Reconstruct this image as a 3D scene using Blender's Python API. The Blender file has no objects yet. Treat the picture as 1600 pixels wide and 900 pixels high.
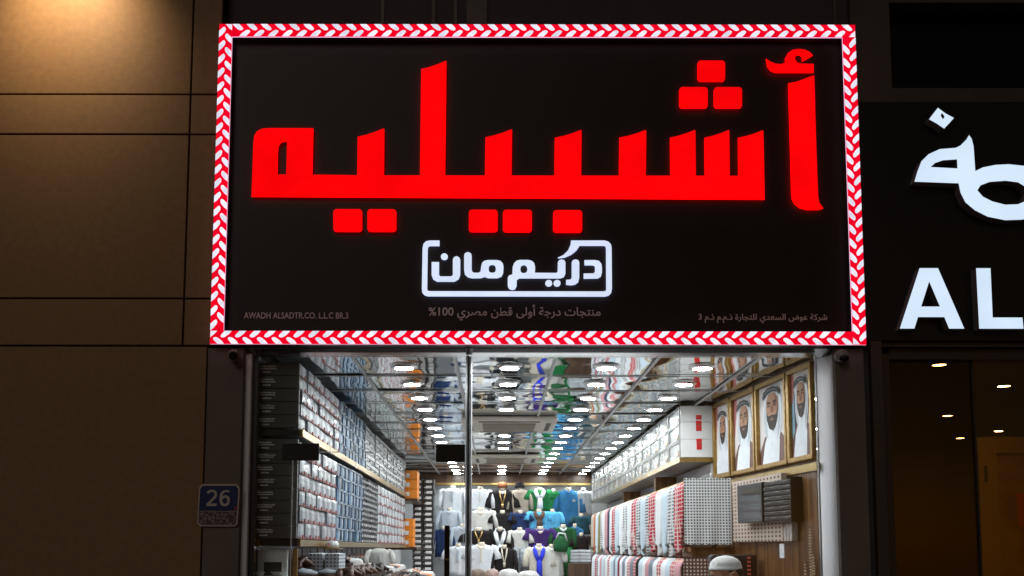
import bpy, bmesh, math, random
from mathutils import Vector, noise
from mathutils.geometry import tessellate_polygon
R = math.radians
random.seed(7)
S = bpy.context.scene
COL = S.collection

# ------------------------------------------------------------------ camera, sky, sun, exposure
TH, F, PX, PY, EYE = R(5.6), 1551.0, 775.0, 706.0, 1.65
cam = bpy.data.cameras.new("camera")
cam.sensor_width = 36.0
cam.lens = F / 1600 * 36
cam.shift_x = (800 - PX) / 1600
cam.shift_y = (PY - 450) / 1600
cam.clip_end = 500
camo = bpy.data.objects.new("camera", cam)
camo.location = (0, 0, EYE)
camo.rotation_euler = (R(90) + TH, R(-0.08), 0)
COL.objects.link(camo)
S.camera = camo

W = bpy.data.worlds.new("World")
S.world = W
W.use_nodes = True
nt = W.node_tree
bg = nt.nodes["Background"]
sky = nt.nodes.new("ShaderNodeTexSky")
sky.sky_type = 'NISHITA'
sky.sun_disc = False
sky.sun_elevation = R(3)
sky.sun_rotation = R(160)
nt.links.new(sky.outputs[0], bg.inputs[0])
bg.inputs[1].default_value = 0.006

sun = bpy.data.lights.new("sun", 'SUN')
sun.energy = 0.215
sun.color = (1.0, 0.88, 0.78)
sun.angle = R(25)
suno = bpy.data.objects.new("sun", sun)
suno.rotation_euler = (R(60), 0, R(-20))
COL.objects.link(suno)

S.view_settings.view_transform = 'Standard'
S.view_settings.look = 'None'
S.view_settings.exposure = 0
S.view_settings.gamma = 1
S.cycles.use_denoising = True
S.cycles.max_bounces = 10
S.cycles.glossy_bounces = 5
S.cycles.diffuse_bounces = 4
S.cycles.transparent_max_bounces = 16
S.cycles.caustics_reflective = True
S.cycles.caustics_refractive = False
S.cycles.sample_clamp_indirect = 4.0

LED = 138.0            # ceiling lamp radiance


def at(px, py, Y):
    dx, dy = (px - PX) / F, (PY - py) / F
    d = (dx, math.cos(TH) - dy * math.sin(TH), math.sin(TH) + dy * math.cos(TH))
    t = Y / d[1]
    return Vector((d[0] * t, Y, EYE + d[2] * t))


# ------------------------------------------------------------------ materials
MATS = {}


def mat(name, col, rough=0.6, metal=0.0, emit=None, estr=0.0, var=0.0, vscale=8.0, bump=0.0, bscale=40.0, spec=0.5, coat=0.0, stretch=None):
    if name in MATS:
        return MATS[name]
    m = bpy.data.materials.new(name)
    m.use_nodes = True
    n, l = m.node_tree.nodes, m.node_tree.links
    b = n["Principled BSDF"]
    b.inputs["Base Color"].default_value = (*col, 1)
    b.inputs["Roughness"].default_value = rough
    b.inputs["Metallic"].default_value = metal
    b.inputs["Specular IOR Level"].default_value = spec
    b.inputs["Coat Weight"].default_value = coat
    if emit:
        b.inputs["Emission Color"].default_value = (*emit, 1)
        b.inputs["Emission Strength"].default_value = estr
    tc = None
    if var or bump:
        tc = n.new("ShaderNodeTexCoord")
        mp = n.new("ShaderNodeMapping")
        l.new(tc.outputs["Object"], mp.inputs[0])
        if stretch:
            mp.inputs["Scale"].default_value = stretch
    if var:
        t = n.new("ShaderNodeTexNoise")
        t.inputs["Scale"].default_value = vscale
        t.inputs["Detail"].default_value = 5
        l.new(mp.outputs[0], t.inputs[0])
        r = n.new("ShaderNodeMapRange")
        r.inputs[1].default_value, r.inputs[2].default_value = 0.3, 0.7
        r.inputs[3].default_value, r.inputs[4].default_value = 1 - var, 1 + var
        l.new(t.outputs[0], r.inputs[0])
        h = n.new("ShaderNodeVectorMath")
        h.operation = 'SCALE'
        h.inputs[0].default_value = col
        l.new(r.outputs[0], h.inputs["Scale"])
        l.new(h.outputs[0], b.inputs["Base Color"])
    if bump:
        t2 = n.new("ShaderNodeTexNoise")
        t2.inputs["Scale"].default_value = bscale
        t2.inputs["Detail"].default_value = 3
        l.new(mp.outputs[0], t2.inputs[0])
        bp = n.new("ShaderNodeBump")
        bp.inputs["Strength"].default_value = 1.0
        bp.inputs["Distance"].default_value = bump
        l.new(t2.outputs[0], bp.inputs["Height"])
        l.new(bp.outputs[0], b.inputs["Normal"])
    MATS[name] = m
    return m


def cloth(name, col, var=0.06):
    return mat(name, col, 0.85, var=var, vscale=14, bump=0.004, bscale=16, spec=0.2)


def check_mat(name, ground, dots, cell=0.0165, fu=0.6, fv=0.6, wx=1.0, wy=1.0, cv=None, wob_=0.004):
    """a ghutra weave: dots on a ground, laid out in the cloth's own X+Y and Z"""
    m = bpy.data.materials.new(name)
    m.use_nodes = True
    n, l = m.node_tree.nodes, m.node_tree.links
    b = n["Principled BSDF"]
    b.inputs["Roughness"].default_value = 0.85
    b.inputs["Specular IOR Level"].default_value = 0.2
    tc = n.new("ShaderNodeTexCoord")
    sp = n.new("ShaderNodeSeparateXYZ")
    wob = n.new("ShaderNodeTexNoise")
    wob.inputs["Scale"].default_value = 9
    l.new(tc.outputs["Object"], wob.inputs[0])
    l.new(tc.outputs["Object"], sp.inputs[0])

    def mth(op, a, c=None):
        q = n.new("ShaderNodeMath")
        q.operation = op
        for i, v in enumerate((a, c)):
            if v is None:
                continue
            if isinstance(v, (int, float)):
                q.inputs[i].default_value = v
            else:
                l.new(v, q.inputs[i])
        return q.outputs[0]
    off = mth('MULTIPLY', wob.outputs[0], wob_)
    u = mth('ADD', mth('ADD', mth('MULTIPLY', sp.outputs[0], wx), mth('MULTIPLY', sp.outputs[1], wy)), off)
    v = mth('ADD', sp.outputs[2], off)
    fu_ = mth('LESS_THAN', mth('FRACT', mth('ADD', mth('DIVIDE', u, cell), 500.0)), fu)
    fv_ = mth('LESS_THAN', mth('FRACT', mth('ADD', mth('DIVIDE', v, cv or cell), 500.0)), fv)
    k = mth('MULTIPLY', fu_, fv_)
    mx = n.new("ShaderNodeMix")
    mx.data_type = 'RGBA'
    l.new(k, mx.inputs[0])
    mx.inputs[6].default_value = (*ground, 1)
    mx.inputs[7].default_value = (*dots, 1)
    l.new(mx.outputs[2], b.inputs["Base Color"])
    MATS[name] = m
    return m


def wood_mat(name, c1, c2, sx=14.0, rough=0.35):
    m = bpy.data.materials.new(name)
    m.use_nodes = True
    n, l = m.node_tree.nodes, m.node_tree.links
    b = n["Principled BSDF"]
    b.inputs["Roughness"].default_value = rough
    tc = n.new("ShaderNodeTexCoord")
    mp = n.new("ShaderNodeMapping")
    mp.inputs["Scale"].default_value = (sx, sx, 0.7)
    t = n.new("ShaderNodeTexNoise")
    t.inputs["Scale"].default_value = 1.5
    t.inputs["Detail"].default_value = 6
    rp = n.new("ShaderNodeValToRGB")
    rp.color_ramp.elements[0].position, rp.color_ramp.elements[1].position = 0.35, 0.68
    rp.color_ramp.elements[0].color, rp.color_ramp.elements[1].color = (*c1, 1), (*c2, 1)
    l.new(tc.outputs["Object"], mp.inputs[0])
    l.new(mp.outputs[0], t.inputs[0])
    l.new(t.outputs[0], rp.inputs[0])
    l.new(rp.outputs[0], b.inputs["Base Color"])
    MATS[name] = m
    return m


def emit_mat(name, col, s, uneven=0.0, scale=6.0):
    m = bpy.data.materials.new(name)
    m.use_nodes = True
    n, l = m.node_tree.nodes, m.node_tree.links
    b = n["Principled BSDF"]
    b.inputs["Base Color"].default_value = (0, 0, 0, 1)
    b.inputs["Specular IOR Level"].default_value = 0.0
    b.inputs["Roughness"].default_value = 1
    b.inputs["Emission Color"].default_value = (*col, 1)
    b.inputs["Emission Strength"].default_value = s
    if uneven:
        tc = n.new("ShaderNodeTexCoord")
        t = n.new("ShaderNodeTexNoise")
        t.inputs["Scale"].default_value = scale
        l.new(tc.outputs["Object"], t.inputs[0])
        r = n.new("ShaderNodeMapRange")
        r.inputs[1].default_value, r.inputs[2].default_value = .35, .65
        r.inputs[3].default_value, r.inputs[4].default_value = s * (1 - uneven), s * (1 + uneven)
        l.new(t.outputs[0], r.inputs[0])
        l.new(r.outputs[0], b.inputs["Emission Strength"])
    MATS[name] = m
    return m


def glass_mat(name, tint=(0.97, 0.99, 0.98), refl=0.05):
    m = bpy.data.materials.new(name)
    m.use_nodes = True
    n, l = m.node_tree.nodes, m.node_tree.links
    n.remove(n["Principled BSDF"])
    tr = n.new("ShaderNodeBsdfTransparent")
    tr.inputs[0].default_value = (*tint, 1)
    gl = n.new("ShaderNodeBsdfGlossy")
    gl.inputs["Roughness"].default_value = 0.01
    fr = n.new("ShaderNodeFresnel")
    fr.inputs[0].default_value = 1.45
    mx = n.new("ShaderNodeMixShader")
    l.new(fr.outputs[0], mx.inputs[0])
    l.new(tr.outputs[0], mx.inputs[1])
    l.new(gl.outputs[0], mx.inputs[2])
    l.new(mx.outputs[0], n["Material Output"].inputs[0])
    MATS[name] = m
    return m


glass = glass_mat("shop_glass")
amber_glass = glass_mat("amber_glass", (0.98, 0.93, 0.82))
steel = mat("brushed_steel", (0.55, 0.56, 0.57), 0.40, 0.35, var=0.08, vscale=3, stretch=(1, 1, 0.1))
jamb_m = mat("satin_jamb", (0.80, 0.83, 0.85), 0.4, 0.0, var=0.08, vscale=5, stretch=(3, 3, .3))
mull_m = mat("mullion_steel", (0.55, 0.57, 0.58), 0.5, 0.8, var=.1, vscale=4, stretch=(3, 3, .3))
alu = mat("aluminium", (0.78, 0.81, 0.83), 0.22, 0.92, var=0.1, vscale=4, stretch=(3, 3, 0.3))
dark_metal = mat("dark_metal", (0.05, 0.05, 0.055), 0.4, 0.5)
black_plastic = mat("black_plastic", (0.012, 0.012, 0.013), 0.35, var=0.15)
black_card = mat("black_card", (0.085, 0.083, 0.082), 0.5, var=0.25, vscale=10)
gold = mat("polished_gold", (0.50, 0.36, 0.15), 0.28, 1.0, bump=0.002, bscale=12)
gold_frame = mat("gilded_wood", (0.36, 0.22, 0.07), 0.38, 0.75, var=0.25, vscale=30, bump=0.002, bscale=70)
white_gloss = mat("white_laminate", (0.78, 0.80, 0.81), 0.3, var=0.03, coat=0.3)
grey_panel = mat("grey_laminate", (0.55, 0.58, 0.60), 0.15, var=0.06, coat=0.3)
wood = wood_mat("walnut_slats", (0.075, 0.034, 0.014), (0.23, 0.115, 0.05))
wood_dark = wood_mat("dark_walnut", (0.03, 0.014, 0.008), (0.09, 0.045, 0.022))
plaster = mat("white_wall", (0.7, 0.7, 0.7), 0.6, var=0.04)
floor_m = mat("floor_tile", (0.78, 0.78, 0.77), 0.15, var=0.08)
pave_m = mat("pavement", (0.22, 0.21, 0.2), 0.8, var=0.2, vscale=3, bump=0.01)
cladding = mat("tan_cladding", (0.30, 0.175, 0.082), 0.62, var=0.09, vscale=26, bump=0.0008, bscale=140, spec=0.3)
joint_m = mat("cladding_joint", (0.012, 0.010, 0.008), 0.9)
pillar_m = mat("grey_brown_render", (0.19, 0.15, 0.125), 0.8, var=0.10, vscale=5, bump=0.001, bscale=90)
facade_m = mat("dark_facade", (0.045, 0.035, 0.036), 0.7, var=0.2, vscale=2)
frame_m = mat("brown_frame", (0.085, 0.062, 0.05), 0.5, 0.2, var=0.12)
sign_black = mat("sign_panel", (0.021, 0.0135, 0.011), 0.45, var=0.2, vscale=2.5, spec=0.3)
night_glass = mat("night_glass", (0.004, 0.004, 0.005), 0.05)
red_em = emit_mat("red_letter_face", (1.0, 0.001, 0.0025), 1.0, 0.08, 3.0)
red_side = emit_mat("red_letter_added_glow", (1.0, 0.0, 0.0), 2.2)  # glow added to letter sides and backs to throw a red halo
strip_red = emit_mat("strip_red", (1.0, 0.0, 0.020), 0.92, 0.12, 9.0)
strip_white = emit_mat("strip_white", (0.86, 0.87, 1.0), 0.95, 0.15, 14.0)
strip_edge = emit_mat("strip_added_glow", (1.0, 0.62, 0.95), 1.3)  # added glowing edge, stands in for the violet bloom round the border
white_em = emit_mat("white_letter_face", (0.72, 0.80, 1.0), 0.98, 0.05, 8.0)
white_em2 = emit_mat("cool_white_letter_face", (0.69, 0.83, 1.0), 0.98, 0.04, 4.0)
white_side = mat("letter_return", (0.32, 0.27, 0.26), 0.5)
halo_white = emit_mat("white_letter_added_glow", (0.55, 0.65, 1.0), 1.3)  # logo sides and backs given a glow for the halo on the panel
print_grey = mat("printed_grey", (0.85, 0.70, 0.67), 0.7)
led_m = emit_mat("led_diffuser", (0.96, 0.98, 1.0), LED)
chrome = mat("chrome_rim", (0.8, 0.8, 0.8), 0.12, 1.0)
ac_white = mat("ac_plastic", (0.62, 0.58, 0.50), 0.45)
ac_dark = mat("ac_slot", (0.06, 0.055, 0.05), 0.6)
ac_grille = mat("ac_grille", (0.34, 0.30, 0.24), 0.6, var=0.2, vscale=80)


# ------------------------------------------------------------------ mesh helpers
class MB:
    def __init__(self):
        self.v, self.f, self.m = [], [], []

    def face(self, pts, mi=0):
        i = len(self.v)
        self.v += [tuple(p) for p in pts]
        self.f.append(tuple(range(i, i + len(pts))))
        self.m.append(mi)

    def box(self, x0, x1, y0, y1, z0, z1, mi=0):
        i = len(self.v)
        self.v += [(x0, y0, z0), (x1, y0, z0), (x1, y1, z0), (x0, y1, z0), (x0, y0, z1), (x1, y0, z1), (x1, y1, z1), (x0, y1, z1)]
        for q in ((0, 3, 2, 1), (4, 5, 6, 7), (0, 1, 5, 4), (1, 2, 6, 5), (2, 3, 7, 6), (3, 0, 4, 7)):
            self.f.append(tuple(i + k for k in q))
            self.m.append(mi)
        return self

    def obox(self, o, a, b, c, mi=0):
        """box from corner o with edge vectors a, b, c"""
        o, a, b, c = map(Vector, (o, a, b, c))
        i = len(self.v)
        self.v += [tuple(p) for p in (o, o + a, o + a + b, o + b, o + c, o + a + c, o + a + b + c, o + b + c)]
        for q in ((0, 3, 2, 1), (4, 5, 6, 7), (0, 1, 5, 4), (1, 2, 6, 5), (2, 3, 7, 6), (3, 0, 4, 7)):
            self.f.append(tuple(i + k for k in q))
            self.m.append(mi)
        return self

    def prism(self, loops, push, mf=0, ms=0, back=True):
        """front polygon (with holes) in 3D, extruded by the vector push"""
        push = Vector(push)
        flat = [Vector(p) for lp in loops for p in lp]
        tris = tessellate_polygon([[Vector(p) for p in lp] for lp in loops])
        i = len(self.v)
        n = len(flat)
        self.v += [tuple(p) for p in flat] + [tuple(p + push) for p in flat]
        for t in tris:
            self.f.append(tuple(i + k for k in t)); self.m.append(mf)
            if back:
                self.f.append(tuple(i + n + k for k in reversed(t))); self.m.append(ms)
        s = 0
        for lp in loops:
            k = len(lp)
            for a in range(k):
                b = (a + 1) % k
                self.f.append((i + s + a, i + s + b, i + n + s + b, i + n + s + a)); self.m.append(ms)
            s += k
        return self

    def tube(self, path, rad, n=8, mi=0, cap=True, flat=1.0):
        path = [Vector(p) for p in path]
        if not isinstance(rad, (list, tuple)):
            rad = [rad] * len(path)
        rings = []
        for k, p in enumerate(path):
            d = (path[min(k + 1, len(path) - 1)] - path[max(k - 1, 0)]).normalized()
            up = Vector((0, 1, 0)) if abs(d.y) < 0.9 else Vector((1, 0, 0))
            a = d.cross(up).normalized()
            b = a.cross(d).normalized()
            i = len(self.v)
            for q in range(n):
                t = 2 * math.pi * q / n
                self.v.append(tuple(p + a * math.cos(t) * rad[k] + b * math.sin(t) * rad[k] * flat))
            rings.append(i)
        for k in range(len(rings) - 1):
            for q in range(n):
                self.f.append((rings[k] + q, rings[k] + (q + 1) % n, rings[k + 1] + (q + 1) % n, rings[k + 1] + q)); self.m.append(mi)
        if cap:
            self.f.append(tuple(rings[0] + q for q in reversed(range(n)))); self.m.append(mi)
            self.f.append(tuple(rings[-1] + q for q in range(n))); self.m.append(mi)
        return self

    def loft(self, rings, mi=0, cap=True):
        idx = []
        for r in rings:
            idx.append(len(self.v))
            self.v += [tuple(p) for p in r]
        n = len(rings[0])
        for k in range(len(rings) - 1):
            for q in range(n):
                self.f.append((idx[k] + q, idx[k] + (q + 1) % n, idx[k + 1] + (q + 1) % n, idx[k + 1] + q)); self.m.append(mi)
        if cap:
            self.f.append(tuple(idx[0] + q for q in reversed(range(n)))); self.m.append(mi)
            self.f.append(tuple(idx[-1] + q for q in range(n))); self.m.append(mi)
        return self

    def lathe(self, c, prof, n=24, mi=0):
        """profile of (radius, z) turned about the vertical through c"""
        rings = [[(c[0] + r * math.cos(2 * math.pi * q / n), c[1] + r * math.sin(2 * math.pi * q / n), c[2] + z) for q in range(n)] for r, z in prof]
        return self.loft(rings, mi)

    def build(self, name, mats, parent=None, smooth=False, bevel=0.0, loc=None, weld=False):
        me = bpy.data.meshes.new(name)
        off = Vector((0, 0, 0))
        if parent is not None:
            off = wloc(parent)
        elif loc is not None:
            off = Vector(loc)
        me.from_pydata([tuple(Vector(p) - off) for p in self.v], [], self.f)
        if not isinstance(mats, (list, tuple)):
            mats = [mats]
        for m in mats:
            me.materials.append(m)
        for p, mi in zip(me.polygons, self.m):
            p.material_index = mi
            p.use_smooth = smooth
        bm = bmesh.new()
        bm.from_mesh(me)
        if weld:
            bmesh.ops.remove_doubles(bm, verts=bm.verts, dist=1e-5)
        bmesh.ops.recalc_face_normals(bm, faces=bm.faces)
        if bevel:
            bmesh.ops.remove_doubles(bm, verts=bm.verts, dist=1e-6)
            es = [e for e in bm.edges if len(e.link_faces) == 2 and e.calc_face_angle(0) > 0.6]
            bmesh.ops.bevel(bm, geom=es, offset=bevel, segments=2, profile=0.6, affect='EDGES', clamp_overlap=True)
        bm.to_mesh(me)
        bm.free()
        o = bpy.data.objects.new(name, me)
        COL.objects.link(o)
        if parent is not None:
            o.parent = parent
        elif loc is not None:
            o.location = loc
        return o


def wloc(o):
    p = Vector((0, 0, 0))
    while o is not None:
        p += Vector(o.location)
        o = o.parent
    return p


def tag(o, label, cat, group=None, kind=None):
    o["label"] = label
    o["category"] = cat
    if group:
        o["group"] = group
    if kind:
        o["kind"] = kind
    return o


def thing(name, label, cat, loc, group=None):
    o = bpy.data.objects.new(name, None)
    o.empty_display_size = 0.1
    COL.objects.link(o)
    o.location = loc
    return tag(o, label, cat, group)


def dup(root, loc, label=None):
    r = root.copy()
    COL.objects.link(r)
    r.location = loc
    if label:
        r["label"] = label
    for ch in root.children:
        c = ch.copy()
        COL.objects.link(c)
        c.parent = r
        for g in ch.children:
            d = g.copy()
            COL.objects.link(d)
            d.parent = c
    return r


def pxloop(pts, Y, ox=0.0, oy=0.0, s=1.0):
    return [at(ox + x / s, oy + y / s, Y) for x, y in pts]


def rrect(x0, y0, x1, y1, r, n=4):
    out = []
    for cx, cy, a in ((x1 - r, y0 + r, -90), (x1 - r, y1 - r, 0), (x0 + r, y1 - r, 90), (x0 + r, y0 + r, 180)):
        for k in range(n + 1):
            t = R(a + 90 * k / n)
            out.append((cx + r * math.cos(t), cy + r * math.sin(t)))
    return out


def ell(cx, cy, rx, ry, n=20):
    return [(cx + rx * math.cos(2 * math.pi * k / n), cy + ry * math.sin(2 * math.pi * k / n)) for k in range(n)]


FORMS = {'ا': (0xFE8D, 0xFE8E), 'أ': (0xFE83, 0xFE84), 'ب': (0xFE8F, 0xFE90, 0xFE91, 0xFE92), 'ة': (0xFE93, 0xFE94), 'ت': (0xFE95, 0xFE96, 0xFE97, 0xFE98),
         'ج': (0xFE9D, 0xFE9E, 0xFE9F, 0xFEA0), 'د': (0xFEA9, 0xFEAA), 'ذ': (0xFEAB, 0xFEAC), 'ر': (0xFEAD, 0xFEAE), 'س': (0xFEB1, 0xFEB2, 0xFEB3, 0xFEB4),
         'ش': (0xFEB5, 0xFEB6, 0xFEB7, 0xFEB8), 'ص': (0xFEB9, 0xFEBA, 0xFEBB, 0xFEBC), 'ض': (0xFEBD, 0xFEBE, 0xFEBF, 0xFEC0), 'ط': (0xFEC1, 0xFEC2, 0xFEC3, 0xFEC4),
         'ع': (0xFEC9, 0xFECA, 0xFECB, 0xFECC), 'ف': (0xFED1, 0xFED2, 0xFED3, 0xFED4), 'ق': (0xFED5, 0xFED6, 0xFED7, 0xFED8), 'ك': (0xFED9, 0xFEDA, 0xFEDB, 0xFEDC),
         'ل': (0xFEDD, 0xFEDE, 0xFEDF, 0xFEE0), 'م': (0xFEE1, 0xFEE2, 0xFEE3, 0xFEE4), 'ن': (0xFEE5, 0xFEE6, 0xFEE7, 0xFEE8), 'و': (0xFEED, 0xFEEE),
         'ى': (0xFEEF, 0xFEF0), 'ي': (0xFEF1, 0xFEF2, 0xFEF3, 0xFEF4)}


def shape_arabic(s):
    out = []
    for w in s.split(' '):
        g = ''
        for i, ch in enumerate(w):
            if ch not in FORMS:
                g += ch
                continue
            f = FORMS[ch]
            prev = i > 0 and w[i - 1] in FORMS and len(FORMS[w[i - 1]]) == 4
            nxt = i < len(w) - 1 and w[i + 1] in FORMS and len(f) == 4
            g += chr(f[(3 if prev else 2) if nxt else (1 if prev else 0)])
        out.append(g if w.isdigit() or '%' in w else g[::-1])
    return ' '.join(out[::-1])


def text_mesh(name, body, x0, x1, z0, y, m, parent, bold=0.012, height=None):
    """flat lettering on a wall plane y, from x0 to x1 with its baseline at z0"""
    c = bpy.data.curves.new(name, 'FONT')
    c.body = body
    c.resolution_u = 3
    c.offset = bold
    c.extrude = 0.004
    o = bpy.data.objects.new(name, c)
    COL.objects.link(o)
    bpy.context.view_layer.update()
    me = bpy.data.meshes.new_from_object(o.evaluated_get(bpy.context.evaluated_depsgraph_get()))
    COL.objects.unlink(o)
    bpy.data.objects.remove(o)
    xs = [v.co.x for v in me.vertices]
    a, b = min(xs), max(xs)
    s = (x1 - x0) / (b - a)
    sz = height if height else s
    off = wloc(parent)
    for v in me.vertices:
        v.co = Vector((x0 + (v.co.x - a) * s, y - v.co.z * 0.2, z0 + v.co.y * sz)) - off
    me.materials.clear()
    me.materials.append(m)
    t = bpy.data.objects.new(name, me)
    COL.objects.link(t)
    t.parent = parent
    return t


# ------------------------------------------------------------------ ground and shop floor
g = MB().box(-40, 40, -40, 60, -0.3, 0.0).build("pavement", pave_m)
g["kind"] = "structure"
YG = 5.55             # plane of the shop glass
YB = 14.7             # back wall
ZC = 2.755            # mirror ceiling


def wall_x(Y):
    return 1.85 - 0.101 * (Y - 5.62) if Y < 7.48 else 1.662


o = MB().box(-1.40, 1.95, 5.50, YB, 0.004, 0.02).build("shop_floor", floor_m)
o["kind"] = "structure"

# shop room walls
room = thing("shop_room", "bright clothes shop interior with wood and white walls behind the glass front", "shop interior", (0.2, 10, 0.02))
MB().box(-1.46, -1.38, 5.62, YB, 0.02, 2.9).build("wall", plaster, room)
q = MB()
q.prism([[(1.85, 5.62, 0.02), (1.85, 5.62, 2.9), (1.662, 7.48, 2.9), (1.662, 7.48, 0.02)]], (0.1, 0, 0))
q.build("wall", wood, room)
MB().box(1.662, 1.75, 7.482, YB, 0.02, 2.9).build("wall", wood, room)
MB().box(-1.38, 1.662, YB, YB + 0.1, 0.02, 2.9).build("wall", grey_panel, room)
MB().box(-1.38, 1.40, YB - 0.10, YB - 0.002, 2.62, ZC - 0.004).build("pelmet", wood_dark, room)
MB().box(-1.00, 1.40, YB - 0.16, YB - 0.102, 2.585, 2.618).build("gold_rail", gold, room)
# slats of the wood lining near the portraits
q = MB()
for k in range(13):
    Y = 5.66 + k * 0.14
    x = wall_x(Y)
    q.obox((x - 0.002, Y, 0.02), (-0.0137, 0.136, 0), (-0.012, 0, 0), (0, 0, 2.08))
q.build("slat_lining", wood, room)
q = MB()
q.obox((wall_x(5.62) - 0.03, 5.62, 2.10), (-0.188, 1.86, 0), (0.02, 0, 0), (0, 0, 0.045))
q.build("gold_rail", gold, room)
# wood lining of the lower left wall
q = MB()
for k in range(44):
    Y = 5.62 + k * 0.15
    q.box(-1.379, -1.355 + 0.004 * (k % 2), Y, Y + 0.143, 0.02, 1.655)
q.build("slat_lining", wood_dark, room)

# ------------------------------------------------------------------ mirror ceiling
mir = bpy.data.materials.new("mirror_tile")
mir.use_nodes = True
n_, l_ = mir.node_tree.nodes, mir.node_tree.links
b_ = n_["Principled BSDF"]
b_.inputs["Base Color"].default_value = (0.93, 0.95, 0.95, 1)
b_.inputs["Metallic"].default_value = 1.0
b_.inputs["Roughness"].default_value = 0.035
tc_ = n_.new("ShaderNodeTexCoord")
mp_ = n_.new("ShaderNodeMapping")
mp_.inputs["Scale"].default_value = (1.3, 1.0, 1.0)
t_ = n_.new("ShaderNodeTexNoise")
t_.inputs["Scale"].default_value = 2.1
t_.inputs["Detail"].default_value = 1.0
bp_ = n_.new("ShaderNodeBump")
bp_.inputs["Strength"].default_value = 1.0
bp_.inputs["Distance"].default_value = 0.012
l_.new(tc_.outputs["Object"], mp_.inputs[0])
l_.new(mp_.outputs[0], t_.inputs[0])
l_.new(t_.outputs[0], bp_.inputs["Height"])
l_.new(bp_.outputs[0], b_.inputs["Normal"])

X_LINES = [-1.38, -0.83, -0.24, 0.345, 0.935, 1.52, 1.90]
Y0L = 5.66
Y_LINES = [5.60] + [Y0L + 0.6 * k for k in range(1, 16)]
q = MB()
for i in range(len(X_LINES) - 1):
    for j in range(len(Y_LINES) - 1):
        a, b, c, d = X_LINES[i], X_LINES[i + 1], Y_LINES[j], min(Y_LINES[j + 1], YB)
        t1, t2 = random.uniform(-.003, .003), random.uniform(-.003, .003)
        q.face([(a, c, ZC + t1 + t2), (a, d, ZC + t1 - t2), (b, d, ZC - t1 - t2), (b, c, ZC - t1 + t2)])
ceil = q.build("mirror_ceiling", mir)
ceil["kind"] = "structure"
MB().box(-1.5, 1.95, 5.58, YB + .1, ZC + 0.012, ZC + 0.15).build("ceiling_slab", plaster, ceil)
q = MB()
for x in X_LINES[1:-1]:
    q.box(x - 0.009, x + 0.009, 5.60, YB - 0.11, ZC - 0.012, ZC - 0.004)
for y in Y_LINES[1:]:
    if y < YB - 0.1:
        q.box(-1.37, 1.84 if y < 7.4 else 1.40, y - 0.006, y + 0.006, ZC - 0.009, ZC - 0.0045)
q.build("ceiling_grid", steel, ceil)

# ceiling lamps
lamp0 = None
LX = [-0.56, 0.08, 0.667, 1.25]
for r_, x in enumerate(LX):
    for k in range(15):
        y = 5.96 + 0.6 * k - 0.02
        if y > YB - 0.25:
            continue
        if r_ == 1 and (8.0 < y < 9.1 or 11.3 < y < 12.4):
            continue
        if lamp0 is None:
            lamp0 = thing("ceiling_lamp", "round white LED lamp on the mirrored shop ceiling", "ceiling lamp", (x, y, ZC - 0.02), "round lamps in rows on the mirror ceiling")
            MB().lathe((x, y, ZC - 0.006), [(0.02, 0), (0.084, 0), (0.084, -0.003), (0.060, -0.010), (0.056, -0.010), (0.056, -0.004), (0.02, -0.004)], 28).build("rim", chrome, lamp0, smooth=False)
            MB().lathe((x, y, ZC - 0.011), [(0.0555, 0.0), (0.0555, -0.002), (0.048, -0.004), (0.03, -0.006), (0.004, -0.0065)], 24).build("diffuser", led_m, lamp0, smooth=True)
        else:
            dup(lamp0, (x, y, ZC - 0.02))


# air conditioners
def cassette(x0, x1, y0, y1, label):
    t = thing("ceiling_air_conditioner", label, "air conditioner", ((x0 + x1) / 2, (y0 + y1) / 2, ZC - 0.07), "cassette air conditioners in the mirror ceiling")
    zb = ZC - 0.05
    MB().box(x0, x1, y0, y1, zb, ZC - 0.013).build("body", ac_white, t, bevel=0.012)
    q = MB()
    w, h = x1 - x0, y1 - y0
    q.box(x0 + .18 * w, x1 - .18 * w, y0 + .06 * h, y0 + .12 * h, zb - 0.003, zb + 0.001)
    q.box(x0 + .18 * w, x1 - .18 * w, y1 - .12 * h, y1 - .06 * h, zb - 0.003, zb + 0.001)
    q.box(x0 + .06 * w, x0 + .11 * w, y0 + .2 * h, y1 - .2 * h, zb - 0.003, zb + 0.001)
    q.box(x1 - .11 * w, x1 - .06 * w, y0 + .2 * h, y1 - .2 * h, zb - 0.003, zb + 0.001)
    q.build("louvre", ac_dark, t)
    q = MB()
    for k in range(22):
        yy = y0 + .22 * h + .56 * h * k / 22
        q.box(x0 + .22 * w, x1 - .22 * w, yy, yy + .013, zb - 0.008, zb + 0.001)
    for k in range(30):
        xx = x0 + .22 * w + .555 * w * k / 30
        q.box(xx, xx + .006, y0 + .22 * h, y0 + .785 * h, zb - 0.006, zb + 0.0005)
    q.build("grille", ac_grille, t)


cassette(-0.29, 0.51, 8.12, 8.98, "beige square cassette air conditioner, the one nearer the door")
cassette(-0.29, 0.51, 11.42, 12.28, "beige square cassette air conditioner, the one nearer the hanging garments")

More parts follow.
